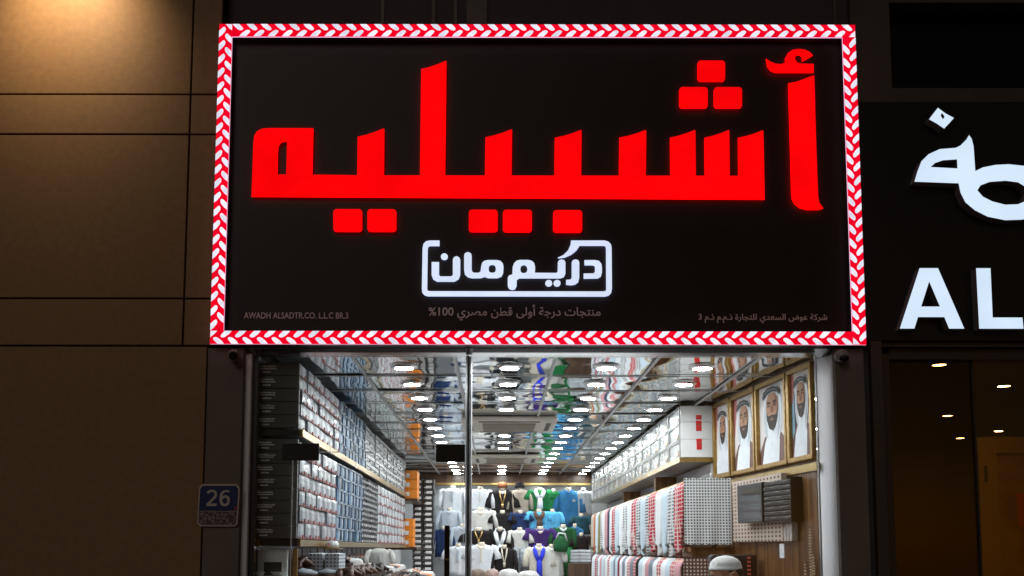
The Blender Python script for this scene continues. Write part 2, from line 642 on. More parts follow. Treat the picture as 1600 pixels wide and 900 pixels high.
# ------------------------------------------------------------------ left shelving
XL = -1.11
shelf = thing("wall_shelving", "long tall shelving with gold edged shelves filled with folded shirt packs", "shelving", (XL, 9, 0.02))
q = MB()
q.box(-1.375, -1.365, 5.63, 12.3, 1.66, 2.74)
q.box(-1.365, XL - 0.02, 12.27, 12.30, 1.70, 2.74)
q.build("back_panel", wood_dark, shelf)
for z0, z1 in ((2.289, 2.329), (1.665, 1.703)):
    MB().box(-1.365, XL - 0.012, 5.63, 12.26, z0 + 0.003, z1 - 0.003).build("shelf", black_card, shelf)
    MB().box(XL - 0.011, XL + 0.006, 5.63, 12.3, z0, z1).build("gold_trim", gold, shelf)
    MB().box(-1.365, XL - 0.013, 5.610, 5.629, z0 + 0.002, z1 - 0.002).build("end_trim", black_plastic, shelf)
for y in (5.625, 9.4):
    MB().box(XL - 0.032, XL - 0.008, y - .012 if y < 6 else y, y + 0.012, 0.02, 1.652).build("upright", gold_frame if y < 6 else wood_dark, shelf)
MB().box(-1.362, -1.33, 5.606, 5.628, 1.66, 1.70).build("gold_corner", gold, shelf)
MB().box(-1.362, -1.345, 5.606, 5.628, 2.285, 2.33).build("gold_corner", gold, shelf)

pl_grey = mat("pack_plastic", (0.29, 0.32, 0.365), 0.28, var=0.25, vscale=18, bump=0.010, bscale=22, coat=0.4)
pl_white = mat("pack_collar", (0.52, 0.545, 0.575), 0.3, var=0.08, vscale=20, bump=0.005, bscale=25)
pl_red = mat("pack_red_edge", (0.34, 0.09, 0.08), 0.45, var=0.3, vscale=30)
pl_blue = mat("pack_blue_cloth", (0.08, 0.17, 0.29), 0.4, var=0.5, vscale=7, bump=0.006, bscale=22)
pl_blue2 = mat("pack_pale_blue", (0.40, 0.47, 0.54), 0.3, var=0.2, vscale=20, bump=0.006, bscale=22)
pl_navy = mat("pack_navy", (0.04, 0.08, 0.16), 0.4, var=0.3)
card_white = mat("white_card", (0.36, 0.385, 0.395), 0.32, var=0.08, vscale=14, bump=0.002, bscale=14)
card_line = mat("card_grey_line", (0.20, 0.21, 0.22), 0.6)  # darker grey for the line and patch on the box front


def pack_mesh(name, w, h, kind):
    """a folded garment pack, its front towards +x, origin at the middle of its front bottom edge"""
    q = MB()
    g_ = 0.0025
    D = 0.22
    nz, ny = 4, 6
    rings = []
    # bulged front
    grid = []
    for i in range(ny + 1):
        row = []
        for j in range(nz + 1):
            a, b = i / ny, j / nz
            bul = 0.005 * (1 - (2 * a - 1) ** 4) * (1 - (2 * b - 1) ** 4)
            row.append((bul - 0.012, (a - .5) * (w - g_), b * (h - g_)))
        grid.append(row)
    for i in range(ny):
        for j in range(nz):
            mi = 0
            if kind in ('red', 'redpale', 'blue') and i in (2, 3):
                mi = 1
            q.face([grid[i][j], grid[i + 1][j], grid[i + 1][j + 1], grid[i][j + 1]], mi)
    y0, y1, z1 = -(w - g_) / 2, (w - g_) / 2, h - g_
    q.face([(-0.012, y0, z1), (-0.012, y1, z1), (-D, y1, z1), (-D, y0, z1)], 0)
    q.face([(-0.012, y0, 0), (-0.012, y1, 0), (-D, y1, 0), (-D, y0, 0)], 0)
    q.face([(-0.012, y0, 0), (-0.012, y0, z1), (-D, y0, z1), (-D, y0, 0)], 0)
    q.face([(-0.012, y1, 0), (-0.012, y1, z1), (-D, y1, z1), (-D, y1, 0)], 0)
    q.face([(-D, y0, 0), (-D, y1, 0), (-D, y1, z1), (-D, y0, z1)], 0)
    if kind in ('red', 'redpale'):
        q.box(-0.002, 0.003, -0.015, 0.013, h * .02, h * .24, 2)      # red band at the collar foot
        q.box(-0.008, -0.0025, -w * .47, w * .47, h * .015, h * .085, 2)
    if kind == 'blue':
        q.box(-0.006, 0.002, -w * .46, w * .46, h * .86, h * .93, 1)
        q.box(-0.004, 0.002, w * .20, w * .34, h * .04, h * .84, 2)
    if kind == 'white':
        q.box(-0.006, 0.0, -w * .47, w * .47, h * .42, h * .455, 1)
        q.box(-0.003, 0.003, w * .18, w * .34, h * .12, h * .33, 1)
    return q


def vary(m, amt):
    n, l = m.node_tree.nodes, m.node_tree.links
    b = n["Principled BSDF"]
    src = b.inputs["Base Color"].links[0].from_socket
    oi = n.new("ShaderNodeObjectInfo")
    r = n.new("ShaderNodeMapRange")
    r.inputs[3].default_value, r.inputs[4].default_value = 1 - amt, 1 + amt
    l.new(oi.outputs["Random"], r.inputs[0])
    v = n.new("ShaderNodeVectorMath")
    v.operation = 'SCALE'
    l.new(src, v.inputs[0])
    l.new(r.outputs[0], v.inputs["Scale"])
    l.new(v.outputs[0], b.inputs["Base Color"])


for m_, a_ in ((pl_grey, .22), (pl_white, .12), (pl_blue, .5), (pl_blue2, .25), (card_white, .1)):
    vary(m_, a_)

packs = {
    'red': ("shirt_pack", [pl_grey, pl_white, pl_red]),
    'redpale': ("shirt_pack", [pl_white, pl_grey, pl_red]),
    'blue': ("shirt_pack", [pl_blue, pl_blue2, pl_navy]),
    'white': ("shirt_box", [card_white, card_line]),
    'check': ("scarf_pack", None),
}
chk_pack = check_mat("black_white_check_pack", (0.035, 0.035, 0.04), (0.62, 0.64, 0.66), 0.068, 0.42, 0.45, wx=0, cv=.0462)
packs['check'] = ("scarf_pack", [chk_pack, chk_pack, chk_pack])


def fill(kind, y0, y1, cols, z0, z1, rows, label, cat, group):
    w, h = (y1 - y0) / cols, (z1 - z0) / rows
    nm, ms = packs[kind]
    first = None
    for c in range(cols):
        for r_ in range(rows):
            loc = (XL + random.uniform(-.014, .004), y0 + (c + .5) * w + random.uniform(-.004, .004), z0 + r_ * h)
            if first is None:
                q = pack_mesh(nm, w, h, kind)
                first = q.build(nm, ms, smooth=False)
                first.location = loc
                tag(first, label, cat, group)
            else:
                o = first.copy()
                COL.objects.link(o)
                o.location = loc
            # every pack lies a hair askew
            (first if c == r_ == 0 else o).rotation_euler = (0, 0, random.uniform(-.018, .018))


fill('red', 5.66, 7.06, 7, 2.333, 2.715, 5, "pale plastic shirt pack with red edge on the upper shelf by the glass", "shirt pack", "red edged shirt packs on the upper shelf")
fill('blue', 7.08, 8.46, 8, 2.333, 2.715, 5, "blue folded shirt pack on the upper shelf between red edged packs and white boxes", "shirt pack", "blue shirt packs on the upper shelf")
fill('white', 8.52, 12.24, 11, 2.333, 2.715, 5, "plain white shirt box on the upper shelf at the deep end", "box", "plain white boxes on the upper shelf")
fill('red', 5.66, 6.99, 7, 1.708, 2.262, 6, "pale plastic shirt pack with red edge on the lower shelf by the glass", "shirt pack", "red edged shirt packs on the lower shelf")
fill('blue', 7.01, 8.34, 7, 1.708, 2.262, 6, "blue folded shirt pack on the lower shelf beside the checked scarves", "shirt pack", "blue shirt packs on the lower shelf")
fill('check', 8.38, 9.46, 4, 1.708, 2.262, 6, "black and white checked scarf pack on the lower shelf", "scarf pack", "checked scarf packs on the lower shelf")
fill('redpale', 9.50, 12.22, 8, 1.708, 2.262, 6, "white pack with thin red edge at the deep end of the lower shelf", "shirt pack", "white packs at the deep end of the lower shelf")

# price cards clipped to the gold shelf edges
card_m = mat("price_card", (0.7, 0.68, 0.6), .5, var=.15, vscale=40)
for k_c, (Yc, zc, lab_) in enumerate(((6.6, 2.290, "small price card on the upper gold shelf edge under the red edged packs"), (7.8, 2.290, "small price card on the upper gold shelf edge under the blue packs"),
                                     (10.1, 2.290, "small price card on the upper gold shelf edge under the white boxes"))):
    tag(MB().box(XL + .0065, XL + .0085, Yc - .03, Yc + .03, zc - .006, zc + .032).build("price_card", card_m, None, loc=(XL + .0065, Yc, zc - .012)), lab_, "price card", "price cards on the gold shelf edge")

# black boxes on the shelf end behind the glass
box_print = mat("box_print", (0.88, 0.88, 0.88), 0.6)
bb0 = None


def black_box(z, h, label, group, seed):
    rr = random.Random(seed)
    t = tag(MB().box(-1.362, XL - 0.014, 5.598, 5.628, z + 0.001, z + h - 0.002).build("black_box", black_card, None, bevel=0.003, loc=(-1.236, 5.613, z)), label, "box", group)
    q = MB()
    x = -1.345
    zz = z + h * .66
    for k in range(9):
        w = rr.uniform(.004, .011)
        q.box(x, x + w, 5.5955, 5.5985, zz - rr.uniform(.001, .003), zz + rr.uniform(.003, .007) * (1.6 if k == 0 else 1))
        x += w + .0022
    x = -1.343
    zz = z + h * .46
    while x < -1.262:
        w = rr.uniform(.003, .008)
        q.box(x, x + w, 5.5955, 5.5985, zz, zz + .007)
        x += w + .0015
    x = -1.332
    zz = z + h * .20
    while x < -1.288:
        w = rr.uniform(.003, .007)
        q.box(x, x + w, 5.5955, 5.5985, zz, zz + rr.uniform(.006, .009))
        x += w + .0015
    q.build("print", box_print, t)


for k in range(5):
    black_box(2.334 + k * .0755, .0755, "matt black box with grey print in the stack above the gold shelf edge", "black boxes in the upper stack", k)
for k in range(8):
    black_box(1.708 + k * .0705, .0705, "matt black box with grey print in the stack below the gold shelf edge", "black boxes in the lower stack", 20 + k)

# ------------------------------------------------------------------ right wall: white cabinet
cab = thing("wall_cabinet", "white glossy hanging cabinet with gold lower edge and red labels on its end", "cabinet", (1.53, 11, 2.33))
XC = 1.40
MB().box(XC + 0.235, 1.66, 7.52, 14.5, 2.345, 2.742).build("back_panel", white_gloss, cab)
MB().box(XC - 0.002, 1.66, 7.49, 14.5, 2.322, 2.342).build("shelf", white_gloss, cab)
MB().box(XC - 0.012, XC - 0.0025, 7.48, 14.5, 2.308, 2.345).build("gold_trim", gold, cab)
q = MB()
for k, (a, b) in enumerate(((0, .35), (.35, .68), (.68, 1))):
    z0, z1 = 2.346 + (2.742 - 2.346) * a, 2.346 + (2.742 - 2.346) * b
    q.box(XC + 0.004, 1.655, 7.500, 7.515, z0 + .0015, z1 - .0015)
q.build("end_panel", white_gloss, cab, bevel=0.002)
red_lab = mat("red_sticker", (0.62, 0.02, 0.02), 0.4)
for p in ((1087, 648, 1096, 655), (1087, 657, 1096, 673), (1088, 685, 1096.5, 702)):
    a, b = at(p[0], p[1], 7.497), at(p[2], p[3], 7.497)
    q = MB().box(a.x, b.x, 7.496, 7.4995, b.z, a.z)
    w = (b.x - a.x)
    q.box(a.x + .2 * w, b.x - .2 * w, 7.494, 7.4958, b.z + .55 * (a.z - b.z), b.z + .68 * (a.z - b.z), 1)
    q.build("red_label", [red_lab, pl_red], cab)
q = MB()
for k in range(9):
    q.box(XC + k * .029, XC + k * .029 + .0285, 7.481, 7.4888, 2.309, 2.344, k % 2 if k % 3 else 1)  # alternating gold and brown paint the striped reflection on this trim
q.build("reflection_striped_trim", [gold, gold_frame], cab)

gb_face = mat("clear_box_front", (0.16, 0.168, 0.172), 0.27, var=0.10, vscale=9, bump=0.002, bscale=6, coat=0.06)
gb_edge = mat("box_edge", (0.30, 0.31, 0.31), 0.38)
gb_item = mat("box_content", (0.38, 0.27, 0.17), 0.4, var=0.3)
first = None
for c in range(14):
    for r_ in range(3):
        w, h = 0.495, (2.740 - 2.346) / 3
        loc = (XC, 7.53 + c * w, 2.346 + r_ * h)
        if first is None:
            t = thing("gift_box", "white garment box with clear front and small gilt emblem in the hanging cabinet", "box", (0, 0, 0), "white boxes in the hanging cabinet")
            q = MB()
            q.box(0.006, 0.22, .004, w - .004, .003, h - .003)
            q.build("box_body", gb_face, t)
            q = MB()
            e = .016
            q.box(-.002, .006, .004, e, .003, h - .003); q.box(-.002, .006, w - e, w - .004, .003, h - .003)
            q.box(-.002, .006, e, w - e, .003, e * .8); q.box(-.002, .006, e, w - e, h - e * .8, h - .003)
            q.build("edge_frame", gb_edge, t)
            MB().box(.001, .0058, .07, .15, .022, .050).build("emblem", gb_item, t, bevel=.003)
            first = t
            t.location = loc
        else:
            dup(first, loc)

# grey lining with a wood post under the cabinet
MB().box(1.63, 1.655, 7.5, 14.6, 2.16, 2.30).build("grey_lining", grey_panel, room)
MB().box(1.44, 1.66, 8.95, 9.04, 2.0, 2.30).build("post", wood, room)
MB().box(1.44, 1.66, 11.2, 11.28, 2.0, 2.30).build("post", wood, room)

# ------------------------------------------------------------------ right wall: scarf racks
XR = 1.32
rack = thing("scarf_rack", "wooden two tier rack along the wall hung with scarves", "rack", (1.45, 10.5, 0.02))
MB().box(XR + .06, 1.655, 7.03, 13.95, 1.60, 1.665).build("shelf", wood, rack)
MB().box(XR + .05, XR + .0595, 7.03, 13.95, 1.632, 1.665).build("gold_trim", gold, rack)
MB().box(XR + .10, 1.645, 7.05, 13.95, 0.02, 1.00).build("cupboard", wood_dark, rack)
q = MB()
q.tube([(XR + .05, 7.03, 2.135), (XR + .05, 13.95, 2.135)], .010, 10)
q.tube([(XR + .02, 7.03, 1.565), (XR + .02, 13.95, 1.565)], .010, 10)
q.build("hanging_rail", gold, rack, smooth=True)
for y in (7.02, 9.3, 11.6, 13.95):
    MB().box(XR + .20, XR + .235, y, y + .035, 1.665, 2.13).build("upright", wood_dark, rack)
    MB().box(XR + .20, XR + .235, y, y + .035, 1.0, 1.60).build("upright", wood_dark, rack)

c_white = cloth("white_scarf_cloth", (0.70, 0.73, 0.76))
c_pale = cloth("pale_blue_scarf_cloth", (0.52, 0.62, 0.70))
c_red = check_mat("red_white_check", (0.60, 0.50, 0.50), (0.42, 0.035, 0.055), 0.030, 0.76, 0.76, wx=0)
c_grey = check_mat("grey_white_check", (0.60, 0.62, 0.64), (0.15, 0.16, 0.18), 0.026, 0.60, 0.55, wx=0)
c_beige = cloth("beige_scarf_cloth", (0.46, 0.40, 0.33))
c_rust = cloth("rust_scarf_cloth", (0.40, 0.15, 0.06))
c_olive = cloth("olive_scarf_cloth", (0.22, 0.22, 0.10))
c_pink = cloth("pink_scarf_cloth", (0.55, 0.30, 0.33))
c_navy = cloth("navy_scarf_cloth", (0.03, 0.04, 0.09))
c_maroon = cloth("maroon_scarf_cloth", (0.22, 0.04, 0.06))
c_black = cloth("black_scarf_cloth", (0.02, 0.02, 0.025))
c_slate = cloth("slate_scarf_cloth", (0.20, 0.23, 0.28))
SC = {'white': (c_white, "white"), 'pale': (c_pale, "pale blue"), 'red': (c_red, "red and white checked"), 'grey': (c_grey, "grey and white checked"),
      'beige': (c_beige, "beige"), 'rust': (c_rust, "rust orange"), 'olive': (c_olive, "olive green"), 'pink': (c_pink, "pink"), 'navy': (c_navy, "navy"),
      'maroon': (c_maroon, "maroon"), 'black': (c_black, "black"), 'slate': (c_slate, "slate grey")}
ORD = ["first", "second", "third", "fourth", "fifth", "sixth", "seventh", "eighth", "ninth", "tenth", "eleventh", "twelfth"]


def scarf(y0, y1, ztop, zbot, x, kind, label, group, tail, seed):
    rr = random.Random(seed)
    w = y1 - y0
    ny, nz = 26, 14
    ph, fr = rr.uniform(0, 6), rr.uniform(2.6, 4.6)
    amp = rr.uniform(.012, .022)
    lean = rr.uniform(-.2, .2)
    tip = rr.uniform(.25, .8)

    def P(a, b, side):
        z = ztop + (zbot - ztop) * b
        # the folded cloth narrows to a hanging corner
        low = max(0.0, (b - .55) / .45)
        a2 = a * (1 - .30 * low) + tip * .30 * low
        if tail:
            z -= low * low * .10 * max(0, 1 - abs(a - tip) / .28)
        dx = amp * math.sin(fr * 2 * math.pi * a + ph + lean * 4 * b) * (.35 + .65 * b)
        dx += .02 * math.sin(math.pi * min(b * 8, 1) / 2) - .03 * (1 - min(b * 10, 1))
        return (x - dx + (.012 if side else 0), y0 + w * a2, z)
    q = MB()
    for side in (0, 1):
        for i in range(ny):
            for j in range(nz):
                f = [P(i / ny, j / nz, side), P((i + 1) / ny, j / nz, side), P((i + 1) / ny, (j + 1) / nz, side), P(i / ny, (j + 1) / nz, side)]
                q.face(f if side else f[::-1])
    for j in range(nz):
        for a in (0, 1):
            q.face([P(a, j / nz, 0), P(a, (j + 1) / nz, 0), P(a, (j + 1) / nz, 1), P(a, j / nz, 1)])
    o = q.build("scarf", SC[kind][0], None, smooth=True, loc=(x, (y0 + y1) / 2, zbot), weld=True)
    return tag(o, label, "scarf", group)


def scarf_row(kinds, edges, zt, zb, x, place, group, tail, seed):
    cnt = {}
    tot = {k: kinds.count(k) for k in kinds}
    for i, k in enumerate(kinds):
        c = cnt.get(k, 0)
        cnt[k] = c + 1
        if tot[k] == 1:
            lab = f"{SC[k][1]} scarf hanging on the {place}, the only one of that colour"
        else:
            lab = f"{ORD[c]} {SC[k][1]} scarf from the door end of the {place}"
        scarf(edges[i] + .004, edges[i + 1] - .004, zt, zb, x, k, lab, group, tail, seed + i)


k1 = ['red', 'grey', 'pale', 'white', 'red', 'grey', 'pale', 'grey', 'red', 'white', 'grey', 'white', 'pale', 'red', 'white', 'navy', 'pink', 'white', 'grey', 'olive', 'pale', 'rust', 'beige']
e1 = [7.04, 7.40, 7.68, 8.0, 8.25, 8.62, 8.80, 9.15, 9.40, 9.72, 10.05, 10.35, 10.7, 11.05, 11.35, 11.65, 11.85, 12.1, 12.4, 12.65, 12.9, 13.2, 13.5, 13.85]
scarf_row(k1, e1, 2.148, 1.69, XR + .03, "upper rack", "scarves hanging on the upper rack", True, 100)
k2 = ['pink', 'red', 'pale', 'white', 'red', 'white', 'slate', 'pink', 'white', 'pale', 'black', 'red', 'slate', 'red', 'white', 'slate', 'white', 'maroon', 'pale', 'slate', 'pale', 'white']
k2 = k2 + ['red', 'white', 'grey', 'pale', 'pink', 'white', 'slate', 'red', 'pale', 'white', 'maroon', 'slate']
e2 = [7.06 + .2 * k for k in range(35)]
scarf_row(k2, e2, 1.585, 1.12, XR, "lower rack", "scarves hanging on the lower rack", False, 200)

# checked cloths over the rack ends
chk_bw = check_mat("black_white_ghutra", (0.72, 0.74, 0.76), (0.07, 0.07, 0.08), 0.0205, 0.58, 0.52, wy=0, wob_=0)
chk_br = check_mat("brown_white_ghutra", (0.13, 0.065, 0.055), (0.62, 0.56, 0.52), 0.025, 0.48, 0.48, wy=0, wob_=0)
chk_bg = check_mat("beige_check_cloth", (0.50, 0.42, 0.37), (0.14, 0.09, 0.07), 0.06, 0.5, 0.5, wx=0, cv=.026, wob_=0)


def end_cloth(name, x0, x1, z0, z1, y, m, label):
    q = MB()
    nx, nz = 24, 18

    def P(i, j, s):
        a, b = i / nx, j / nz
        return (x0 + (x1 - x0) * a, y + .004 * math.sin(a * 17 + b * 2) * (.3 + b) + (.012 if s else 0), z1 + (z0 - z1) * b + .003 * math.sin(a * 40) * (1 if j in (0, nz) else 0))
    for s in (0, 1):
        for i in range(nx):
            for j in range(nz):
                f = [P(i, j, s), P(i, j + 1, s), P(i + 1, j + 1, s), P(i + 1, j, s)]
                q.face(f if not s else f[::-1])
    o = q.build(name, m, None, smooth=True, loc=((x0 + x1) / 2, y, z0), weld=True)
    return tag(o, label, "scarf")


end_cloth("checked_scarf", XR + .005, 1.655, 1.685, 2.150, 6.985, chk_bw, "large black and white checked scarf spread flat over the end of the upper rack")
end_cloth("checked_scarf", XR - .005, 1.50, 1.12, 1.592, 6.995, chk_br, "brown scarf with white dots spread over the end of the lower rack")

# ------------------------------------------------------------------ things on the near right wall
WD = Vector((-0.101, 1, 0)).normalized()
WN = Vector((-1, -0.101, 0)).normalized()


def wall_pt(Y, z, out=0.0):
    return Vector((wall_x(Y), Y, z)) + WN * out


# folded beige checked cloth behind the monitor
q = MB()
q.obox(wall_pt(6.06, 1.70, .02), wall_pt(6.95, 1.70, .02) - wall_pt(6.06, 1.70, .02), WN * .045, (0, 0, .42))
tag(q.build("folded_scarf_stack", chk_bg, None, bevel=.006, loc=wall_pt(6.5, 1.70)), "stack of beige checked scarves folded against the wood wall under the screen", "scarf stack")
q = MB()
for k in range(3):
    a = 5.93 + k * .045
    q.obox(wall_pt(a, 1.70, .02), WD * .036, WN * .04, (0, 0, .20))
tag(q.build("paper_bag_row", mat("kraft_white", (0.42, 0.38, 0.36), .6, var=.2, vscale=20), None, bevel=.004, loc=wall_pt(5.98, 1.70)), "pale clothing packs standing on edge beside the beige checked scarves", "packs")

mon = thing("wall_monitor", "grey glossy screen on the wood wall left of the folded black garments", "monitor", (1.66, 6.4, 1.82))
a_, b_2 = Vector((1.608, 6.62, 0)), Vector((1.735, 5.86, 0))
du = (b_2 - a_)
dn = Vector((-du.y, du.x, 0)).normalized()
if dn.x > 0:
    dn = -dn
zb_, zt_ = 1.822, 2.075
screen_m = mat("screen_glass", (0.05, 0.055, 0.06), 0.05, spec=0.5)
MB().obox(a_ + Vector((0, 0, zb_)), du * .50, -dn * .03, (0, 0, zt_ - zb_)).build("housing", black_plastic, mon, bevel=.004)
MB().obox(a_ + Vector((0, 0, zb_ + .008)) + du * .012 + dn * .001, du * .476, -dn * .001, (0, 0, zt_ - zb_ - .016)).build("screen", screen_m, mon)
brs = thing("garment_shelf", "black bracket shelf holding folded black garments under the portraits", "shelf", (1.72, 6.05, 1.82))
MB().obox(a_ + du * .505 + Vector((0, 0, zb_ - .006)), du * .50, -dn * .12, (0, 0, .006)).build("board", black_plastic, brs)
MB().obox(a_ + du * 1.006 + Vector((0, 0, zb_)), du * .008, -dn * .12, (0, 0, zt_ - zb_ + .005)).build("side_panel", black_plastic, brs)
blk_fold = mat("black_folded_cotton", (0.016, 0.016, 0.018), .5, var=.3, vscale=30, bump=.004, bscale=40)
blk_sheen = mat("black_wrap_sheen", (0.10, 0.105, 0.11), .25, var=.5, vscale=25)  # sheen of the glossy wrap put in as a paler grey
nl = 8
hh = (zt_ - zb_ - .006) / nl
PLACE = ["lowest", "second from the bottom", "third from the bottom", "fourth from the bottom", "fourth from the top", "third from the top", "second from the top", "topmost"]
for k in range(nl):
    o0 = a_ + du * (.515 + random.uniform(0, .012)) + Vector((0, 0, zb_ + .001 + k * hh))
    q = MB()
    q.obox(o0 - dn * .004, du * .475, -dn * .10, (0, 0, hh - .002))
    o = tag(q.build("folded_garment", blk_fold, None, bevel=.008, loc=o0), f"folded black garment on the bracket shelf, {PLACE[k]} of the stack", "garment", "folded black garments on the bracket shelf")
    q = MB()
    n_w = 10
    for i in range(n_w):
        z_ = hh * (.62 + .14 * math.sin(i * 1.3 + k))
        q.obox(o0 + du * (.01 + .445 * i / n_w) - dn * .003 + Vector((0, 0, z_)), du * (.445 / n_w - .002), dn * .003, (0, 0, hh * .16))
    q.build("wrap_sheen", blk_sheen, o)

tag(MB().obox(wall_pt(6.02, 1.60, .07), WD * .07, WN * .004, (0, 0, .085)).build("price_tag", mat("tag_paper", (.62, .64, .66), .5, var=.15, vscale=60), None, loc=wall_pt(6.05, 1.6)), "small white tag hanging under the beige checked scarves", "tag")

bead_m = mat("prayer_beads", (0.45, 0.36, 0.25), 0.25, var=.3, vscale=60)
for k, (Y, zt, ln) in enumerate(((5.74, 1.78, .36), (5.82, 1.58, .40), (5.70, 1.62, .34))):
    q = MB()
    for i in range(22):
        for s in (-1, 1):
            p = wall_pt(Y + s * .012 * math.sin(math.pi * min(1, i / 20)), zt - ln * i / 22, .03)
            q.lathe(p, [(.001, -.006), (.005, -.004), (.0062, 0), (.005, .004), (.001, .006)], 8)
    q.tube([wall_pt(Y, zt - ln, .03), wall_pt(Y, zt - ln - .05, .03)], [.003, .009], 8)
    tag(q.build("prayer_beads", bead_m, None, smooth=True, loc=wall_pt(Y, zt)),
        ("string of pale prayer beads hanging highest beside the screen", "string of pale prayer beads hanging lowest, farther from the glass", "string of pale prayer beads hanging closest to the steel jamb")[k], "beads")

# portraits
skin_p = mat("painted_skin", (0.42, 0.22, 0.14), .7, var=.1, vscale=30)
skin_d = mat("painted_skin_shade", (0.27, 0.13, 0.08), .7)
beard_p = mat("painted_beard", (0.025, 0.018, 0.016), .7)
whitep = mat("painted_white", (0.70, 0.74, 0.80), .6, var=.06, vscale=12)
whitep2 = mat("painted_white_fold", (0.48, 0.52, 0.58), .6)
bgp = mat("painted_ground", (0.72, 0.68, 0.68), .6, var=.12, vscale=5)
bgp2 = mat("painted_warm_ground", (0.70, 0.64, 0.56), .6, var=.12, vscale=5)
redp = mat("painted_red", (0.50, 0.17, 0.17), .6)
brownp = mat("painted_brown_cloak", (0.14, 0.075, 0.065), .6, var=.12)
blackp = mat("painted_black", (0.015, 0.015, 0.02), .6)
bluep = mat("painted_blue", (0.25, 0.42, 0.55), .6)
PM = [bgp, redp, whitep, whitep2, skin_p, skin_d, beard_p, blackp, brownp, bluep, bgp2]


def portrait(y0, y1, label, fx, fy, fs, side, style):
    z0, z1 = 2.168, 2.738
    t = thing("portrait", label, "portrait", wall_pt((y0 + y1) / 2, z0), "gilt framed portraits under the ceiling")
    L = (y1 - y0) / WD.y
    H = z1 - z0
    o0 = wall_pt(y1, z0)             # lower corner at the far end; u runs towards the door

    def P(u, v, d):
        return o0 - WD * (u * L) + Vector((0, 0, v * H)) + WN * d
    q = MB()
    fw = .030
    uw, vw = fw / L, fw / H
    gap = .006 / L
    for (u0, u1, v0, v1) in ((gap, 1 - gap, 0, vw), (gap, 1 - gap, 1 - vw, 1), (gap, gap + uw, vw, 1 - vw), (1 - gap - uw, 1 - gap, vw, 1 - vw)):
        q.obox(P(u0, v0, .004), P(u1, v0, .004) - P(u0, v0, .004), WN * .034, P(u0, v1, .004) - P(u0, v0, .004))
    q.build("frame", gold_frame, t, bevel=.007)
    q = MB()
    d = [.012]

    def lay(pts, mi, sc=True):
        d[0] += .0007
        pp = []
        for (u, v) in pts:
            if sc:
                u, v = fx + (u - .51) * fs * 1.95, fy + (v - .5) * fs
            u = min(max(u, gap + uw * .6), 1 - gap - uw * .6)
            v = min(max(v, vw * .6), 1 - vw * .6)
            pp.append(P(u, v, d[0]))
        q.prism([pp], -WN * .0006, mi, mi, back=False)
    lay([(0, 0), (1, 0), (1, 1), (0, 1)], 10 if style == 3 else 0, False)
    if style != 2:
        lay([(0, .45), (.10, .5), (.20, .92), (.16, 1), (0, 1)], 1, False)
    if style == 3:
        lay([(0, .0), (.30, .0), (.35, .5), (.2, .75), (.1, .6)], 9, False)
        lay([(.2, .35), (.33, .3), (.30, .62), (.18, .78)], 7, False)
    # cloak, robe, headdress, face
    lay([(.02, 0), (.08, .22), (.22, .36), (.36, .42), (.64, .42), (.78, .36), (.95, .22), (1, 0)], 8 if style in (1, 2, 3) else 2, False)
    lay([(.12, 0), (.24, .30), (.38, .44), (.62, .44), (.70, .30), (.66, 0)], 2, False)
    lay([(.30, -.05), (.22, .35), (.22, .72), (.28, .92), (.40, 1.03), (.55, 1.05), (.70, .98), (.78, .82), (.80, .55), (.78, .15), (.70, -.15), (.5, -.25)], 2)
    lay([(.22, .30), (.28, .70), (.33, .30), (.36, -.10), (.28, 0)], 3)
    lay([(.74, .10), (.72, .62), (.66, .2), (.64, -.15)], 3)
    lay([(.32, .55), (.33, .75), (.40, .86), (.50, .88), (.60, .86), (.68, .74), (.69, .52), (.66, .32), (.58, .17), (.50, .14), (.42, .17), (.35, .32)], 4)
    lay([(.60, .84), (.68, .74), (.69, .52), (.66, .32), (.60, .2), (.62, .5)], 5)
    lay([(.33, .50), (.345, .30), (.41, .12), (.50, .06), (.59, .12), (.66, .30), (.685, .50), (.64, .40), (.58, .385), (.50, .40), (.42, .385), (.37, .40)], 6)
    lay([(.43, .31), (.50, .335), (.57, .31), (.50, .275)], 5)
    for s in (-1, 1):
        lay([(.5 + s * .04, .65), (.5 + s * .145, .655), (.5 + s * .14, .70), (.5 + s * .055, .69)], 6)
        lay([(.5 + s * .055, .60), (.5 + s * .095, .575), (.5 + s * .14, .60), (.5 + s * .10, .63)], 7)
    lay([(.475, .46), (.50, .45), (.53, .46), (.515, .60), (.495, .60)], 5)
    lay([(.23, .82), (.26, .93), (.40, 1.0), (.55, 1.01), (.70, .955), (.775, .85), (.76, .77), (.68, .85), (.55, .90), (.42, .89), (.31, .85), (.25, .76)], 7)
    lay([(.26, .865), (.42, .945), (.58, .952), (.74, .865), (.58, .94), (.42, .932)], 3)
    for v in (.10, .18, .26):
        lay([(.497, v), (.512, v), (.512, v + .012), (.497, v + .012)], 3, False)
    q.build("picture", PM, t)


# u runs from the far end towards the door
portrait(7.06, 7.45, "gilt framed portrait next to the white cabinet, man with black headband and short beard", .50, .64, .46, 1, 0)
portrait(6.57, 7.05, "gilt framed portrait second from the white cabinet, man in white headdress before red drapery", .50, .64, .50, 1, 1)
portrait(6.03, 6.56, "gilt framed portrait of a broad dark bearded man, widest of the four frames", .50, .65, .52, 1, 2)
portrait(5.655, 6.02, "gilt framed portrait nearest the steel jamb, brown cloaked man with blue behind him", .50, .66, .46, 1, 3)

